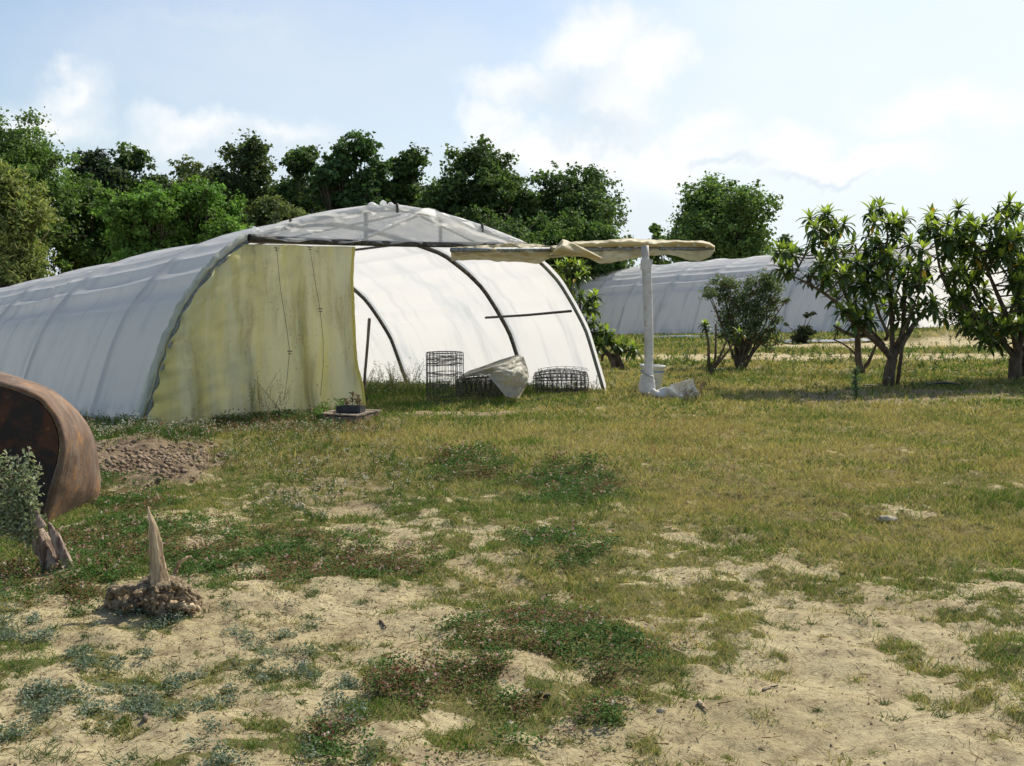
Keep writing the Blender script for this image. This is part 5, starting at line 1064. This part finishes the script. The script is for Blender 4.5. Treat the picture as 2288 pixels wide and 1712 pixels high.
# catkins on the flowering tree
ft = [o for o in bpy.data.objects if o.name.startswith('flowering_tree')][0]; B = Blades(); n = 16000; cc = np.array((WLOC[ft.name][0], 36, 0)); xl, xr = at(-70, 500, 36)[0], at(112, 500, 36)[0]; zt, zb = at(0, 378, 36)[2], at(0, 640, 36)[2]
fo = [c for c in bpy.data.objects if c.parent == ft and c.name.startswith('crown')][0]; co = np.zeros(len(fo.data.vertices) * 3, np.float32); fo.data.vertices.foreach_get('co', co); co = co.reshape(-1, 3)[::4][:, :]
sel = rng.choice(len(co), n); pts = co[sel]; kk = fbm(pts[:, 0] * 1.4, pts[:, 2] * 1.8, 2, 77) > .44; pts = pts[kk]; n = len(pts); c = np.where(rng.random((n, 1)) < .5, (.38, .38, .15), (.22, .28, .09)) * (.7 + .5 * rng.random((n, 1)))
B.add(pts + np.array((0, 0, 0)) + rng.normal(size=(n, 3)) * .06 - np.array((0, .08, 0)), dirs(n, 1.4, .8), .16 + .1 * rng.random(n), .045 + 0 * rng.random(n), c, .3, .4); o = B.build('catkins', M['leaf'], fo)
# distant hedge line
hb = Blades(); 
for i in range(60):
    pxh = 1180 + i * 22; Yh_ = 150 + random.uniform(-8, 8); p = at(pxh, 640, Yh_); r = random.uniform(1.6, 3.0); crown(hb, [((p[0], Yh_, -2 + 2.2 + random.uniform(.2, 1.6)), (2.2, 1.8, r))], 420, .42, HZ, 500 + i, 12, .25)
tag(hb.build('distant_woodland', M['leaf']), 'low distant hedge and woodland line behind the far tunnel', 'woodland', kind='stuff')

# ------------------------------------------------------------------ round leaved shrub in front of the far tunnel
bS = gp(*c4x(1305, 1195)); YS = bS[1]; ss = thing('leafy_shrub', bS, 'many stemmed small leaved shrub standing in front of the far tunnel', 'shrub')
SL = [((1140, 500, 0), .17), ((1060, 590, 0), .14), ((1220, 520, .1), .16), ((1180, 620, 0), .20), ((1400, 520, 0), .17), ((1520, 480, 0), .18), ((1590, 560, 0), .15), ((1450, 620, .1), .24), ((1320, 640, .1), .22), ((1230, 740, 0), .22), ((1380, 760, 0), .25), ((1480, 740, 0), .20), ((1200, 840, 0), .20), ((1330, 880, 0), .25), ((1440, 900, 0), .22), ((1180, 920, 0), .14), ((1260, 980, 0), .16), ((1400, 1000, 0), .18), ((1480, 980, 0), .14), ((1570, 700, 0), .08), ((1670, 640, 0), .07), ((1610, 810, 0), .12), ((1580, 640, 0), .12), ((1030, 560, 0), .08), ((1560, 900, 0), .12), ((1620, 980, .1), .09), ((1540, 520, .2), .15), ((1550, 1040, 0), .09)]
lob = [(at(*c4x(x, y), YS + dy + random.uniform(-.2, .2)), (r, r, r)) for (x, y, dy), r in SL]; B = Blades(); crown(B, lob, 9500, .052, ((.11, .15, .065), (.18, .22, .12)), 61, 20, .38, inner=.0)
k = 350; j = rng.integers(0, len(lob), k); pts = np.array([lob[i][0] for i in j]) + rng.normal(size=(k, 3)) * np.array([lob[i][1][0] for i in j])[:, None] * .6; B.leaf(pts, dirs(k, 1.5, .5), .055 + 0 * rng.random(k), jitter((.20, .09, .06), k, .5), .7)
B.build('foliage', M['leaf'], ss); mb = MB()
for (c, r) in lob[:24]:
    a = bS + np.array((random.uniform(-.08, .08), random.uniform(-.05, .05), 0)); m1 = a + np.array(((c[0] - a[0]) * .35, 0, (c[2] - a[2]) * .4)); P, _ = resample(np.array([a, m1, c]), 10); P[1:-1] = P[:-2] * .25 + P[1:-1] * .5 + P[2:] * .25; mb.tube(P, np.linspace(.026, .008, 10), 6)
mb.build('stems', M['bark'], ss)
# trailing branch bush right of it
bT = gp(*c4x(1800, 985)); stt = thing('leafy_shrub', bT, 'small straggly bush with arching twigs right of the many stemmed shrub', 'shrub'); lob = [(at(*c4x(x, y), bT[1]), (r, r, r * .8)) for x, y, r in [(1790, 930, .22), (1830, 880, .16), (1760, 960, .16), (1850, 760, .10), (1900, 740, .08), (1870, 900, .14), (1820, 960, .15), (1680, 830, .06)]]
B = Blades(); crown(B, lob, 3800, .055, ((.045, .062, .03), (.08, .09, .045)), 62, 16, .25); B.build('foliage', M['leaf'], stt); mb = MB()
for (c, r) in lob: mb.tube([bT, bT * .5 + c * .5 + (0, 0, .08), c], [.018, .012, .006], 5)
mb.build('stems', M['bark'], stt)
# low green plants at the foot of the far tunnel
# mulch strips
for (x0, y0, x1, y1, w_) in [(1440, 757, 1660, 757, .16), (1750, 768, 1960, 764, .18)]:
    a, b = gp(x0, y0), gp(x1, y1); n = 60; G = []
    for i in range(n):
        t = i / (n - 1); c = a * (1 - t) + b * t; row = []
        for j in range(6): y_ = c[1] + (j / 5 - .5) * w_ * 2; row.append((c[0], y_, float(terr(c[0], y_)) + .05 + .05 * math.sin(j / 5 * math.pi) + .02 * float(vnoise(i * .8, j, 3))))
        G.append(row)
    mb = MB(); mb.grid(np.array(G)); o = mb.build('mulch_sheet', M['mulch'], None, loc=a); setfuv(o, np.random.default_rng(2).random((len(o.data.vertices), 2)) * 3)
    tag(o, 'nearer pale plastic mulch strip lying on the soil before the far tunnel' if x0 > 1500 else 'farther pale plastic mulch strip lying along the foot of the far tunnel', 'plastic sheet', 'mulch strips by the far tunnel')
# black hoses
for nm, pts, lab in [('hose', [(2062, 862), (2080, 858), (2105, 856), (2130, 857), (2148, 862), (2155, 870)], 'black irrigation hose arching off the ground right of the forked loquat'), ('hose', [(1930, 864), (1950, 862), (1975, 863), (1990, 866)], 'short black irrigation hose on the ground left of the forked loquat trunk')]:
    Pp = np.array([gp(x, 868) * np.array((1, 1, 0)) for x, y in pts]); Yq = gp(2100, 868)[1]; P = np.array([at(x, y, Yq) for x, y in pts]); P[:, 2] = np.maximum(P[:, 2], [float(terr(q[0], q[1])) + .012 for q in P]); mb = MB(); mb.tube(resample(P, 24)[0], .014, 7); tag(mb.build(nm, M['blackplastic'], None, loc=P[0]), lab, 'hose', 'irrigation hoses under the loquats')
# stones and sticks
def stone(px, py, r, lab, m='stone', seed=0, nm='stone', fl=.55):
    p = gp(px, py); mb = MB(); blobmesh(mb, p + (0, 0, r[2] * .1), np.array(r) * .8, 20, .5, 16, seed); tag(mb.build(nm, M[m], None, loc=p), lab, 'stone', 'loose stones on the ground')
stone(669, 1137, (.055, .045, .05), 'pale stone on the brown soil right of the soil heap', seed=70); stone(1979, 1162, (.10, .035, .03), 'long pale stone lying in the dry grass on the right', seed=71); stone(676, 1490, (.022, .018, .03), 'small pale pebble on sand left of the front clover patch', seed=72)
stone(344, 1018, (.05, .05, .045), 'large brown clod on top of the dug soil heap', 'clod', 73, 'soil_clod'); stone(1478, 1588, (.02, .012, .012), 'small white pebble beside the low clover on bare sand', seed=74)
def stick(pts, r, lab, m='handlewood', seed=0):
    P = []
    for (x, y) in pts: q = gp(x, y); P.append(q + (0, 0, r * 1.1))
    P = np.array(P); mb = MB(); mb.tube(resample(P, 14)[0] + np.random.default_rng(seed).normal(size=(14, 3)) * r * .25, np.linspace(r, r * .5, 14), 7, rough=.3, seed=seed); tag(mb.build('stick', M[m], None, loc=P[0]), lab, 'stick', 'sticks lying on the ground')
stick([(276, 1558), (300, 1557), (328, 1556), (355, 1562)], .006, 'longer dry stick on the sand left of the short standing twig', seed=1); stick([(326, 1614), (328, 1592)], .010, 'short thick twig end on bare sand near the blue green weeds', seed=2)
stick([(832, 1553), (870, 1558), (940, 1556)], .006, 'thin curved stick across the middle clover patch', seed=3); stick([(1200, 1555), (1215, 1558), (1230, 1560)], .010, 'dark stubby stick below the middle clover patch', 'bark', 4)
stick([(1705, 1545), (1722, 1538), (1740, 1535)], .006, 'thin pale stick near the lone tuft on bare sand', seed=5); stick([(1560, 1573), (1572, 1584), (1580, 1592)], .008, 'pale short stick on the bare sand patch', 'deadwood', 6)
stick([(143, 1218), (165, 1214), (210, 1212)], .007, 'pale stick on the grass right of the split trunk', 'deadwood', 7); stick([(850, 1390), (862, 1405)], .007, 'brown twig in front of the bare sandy patch', 'bark', 8); stick([(730, 1676), (770, 1668), (800, 1664)], .005, 'thin dry stick low on the sand beside the front clover', seed=9)
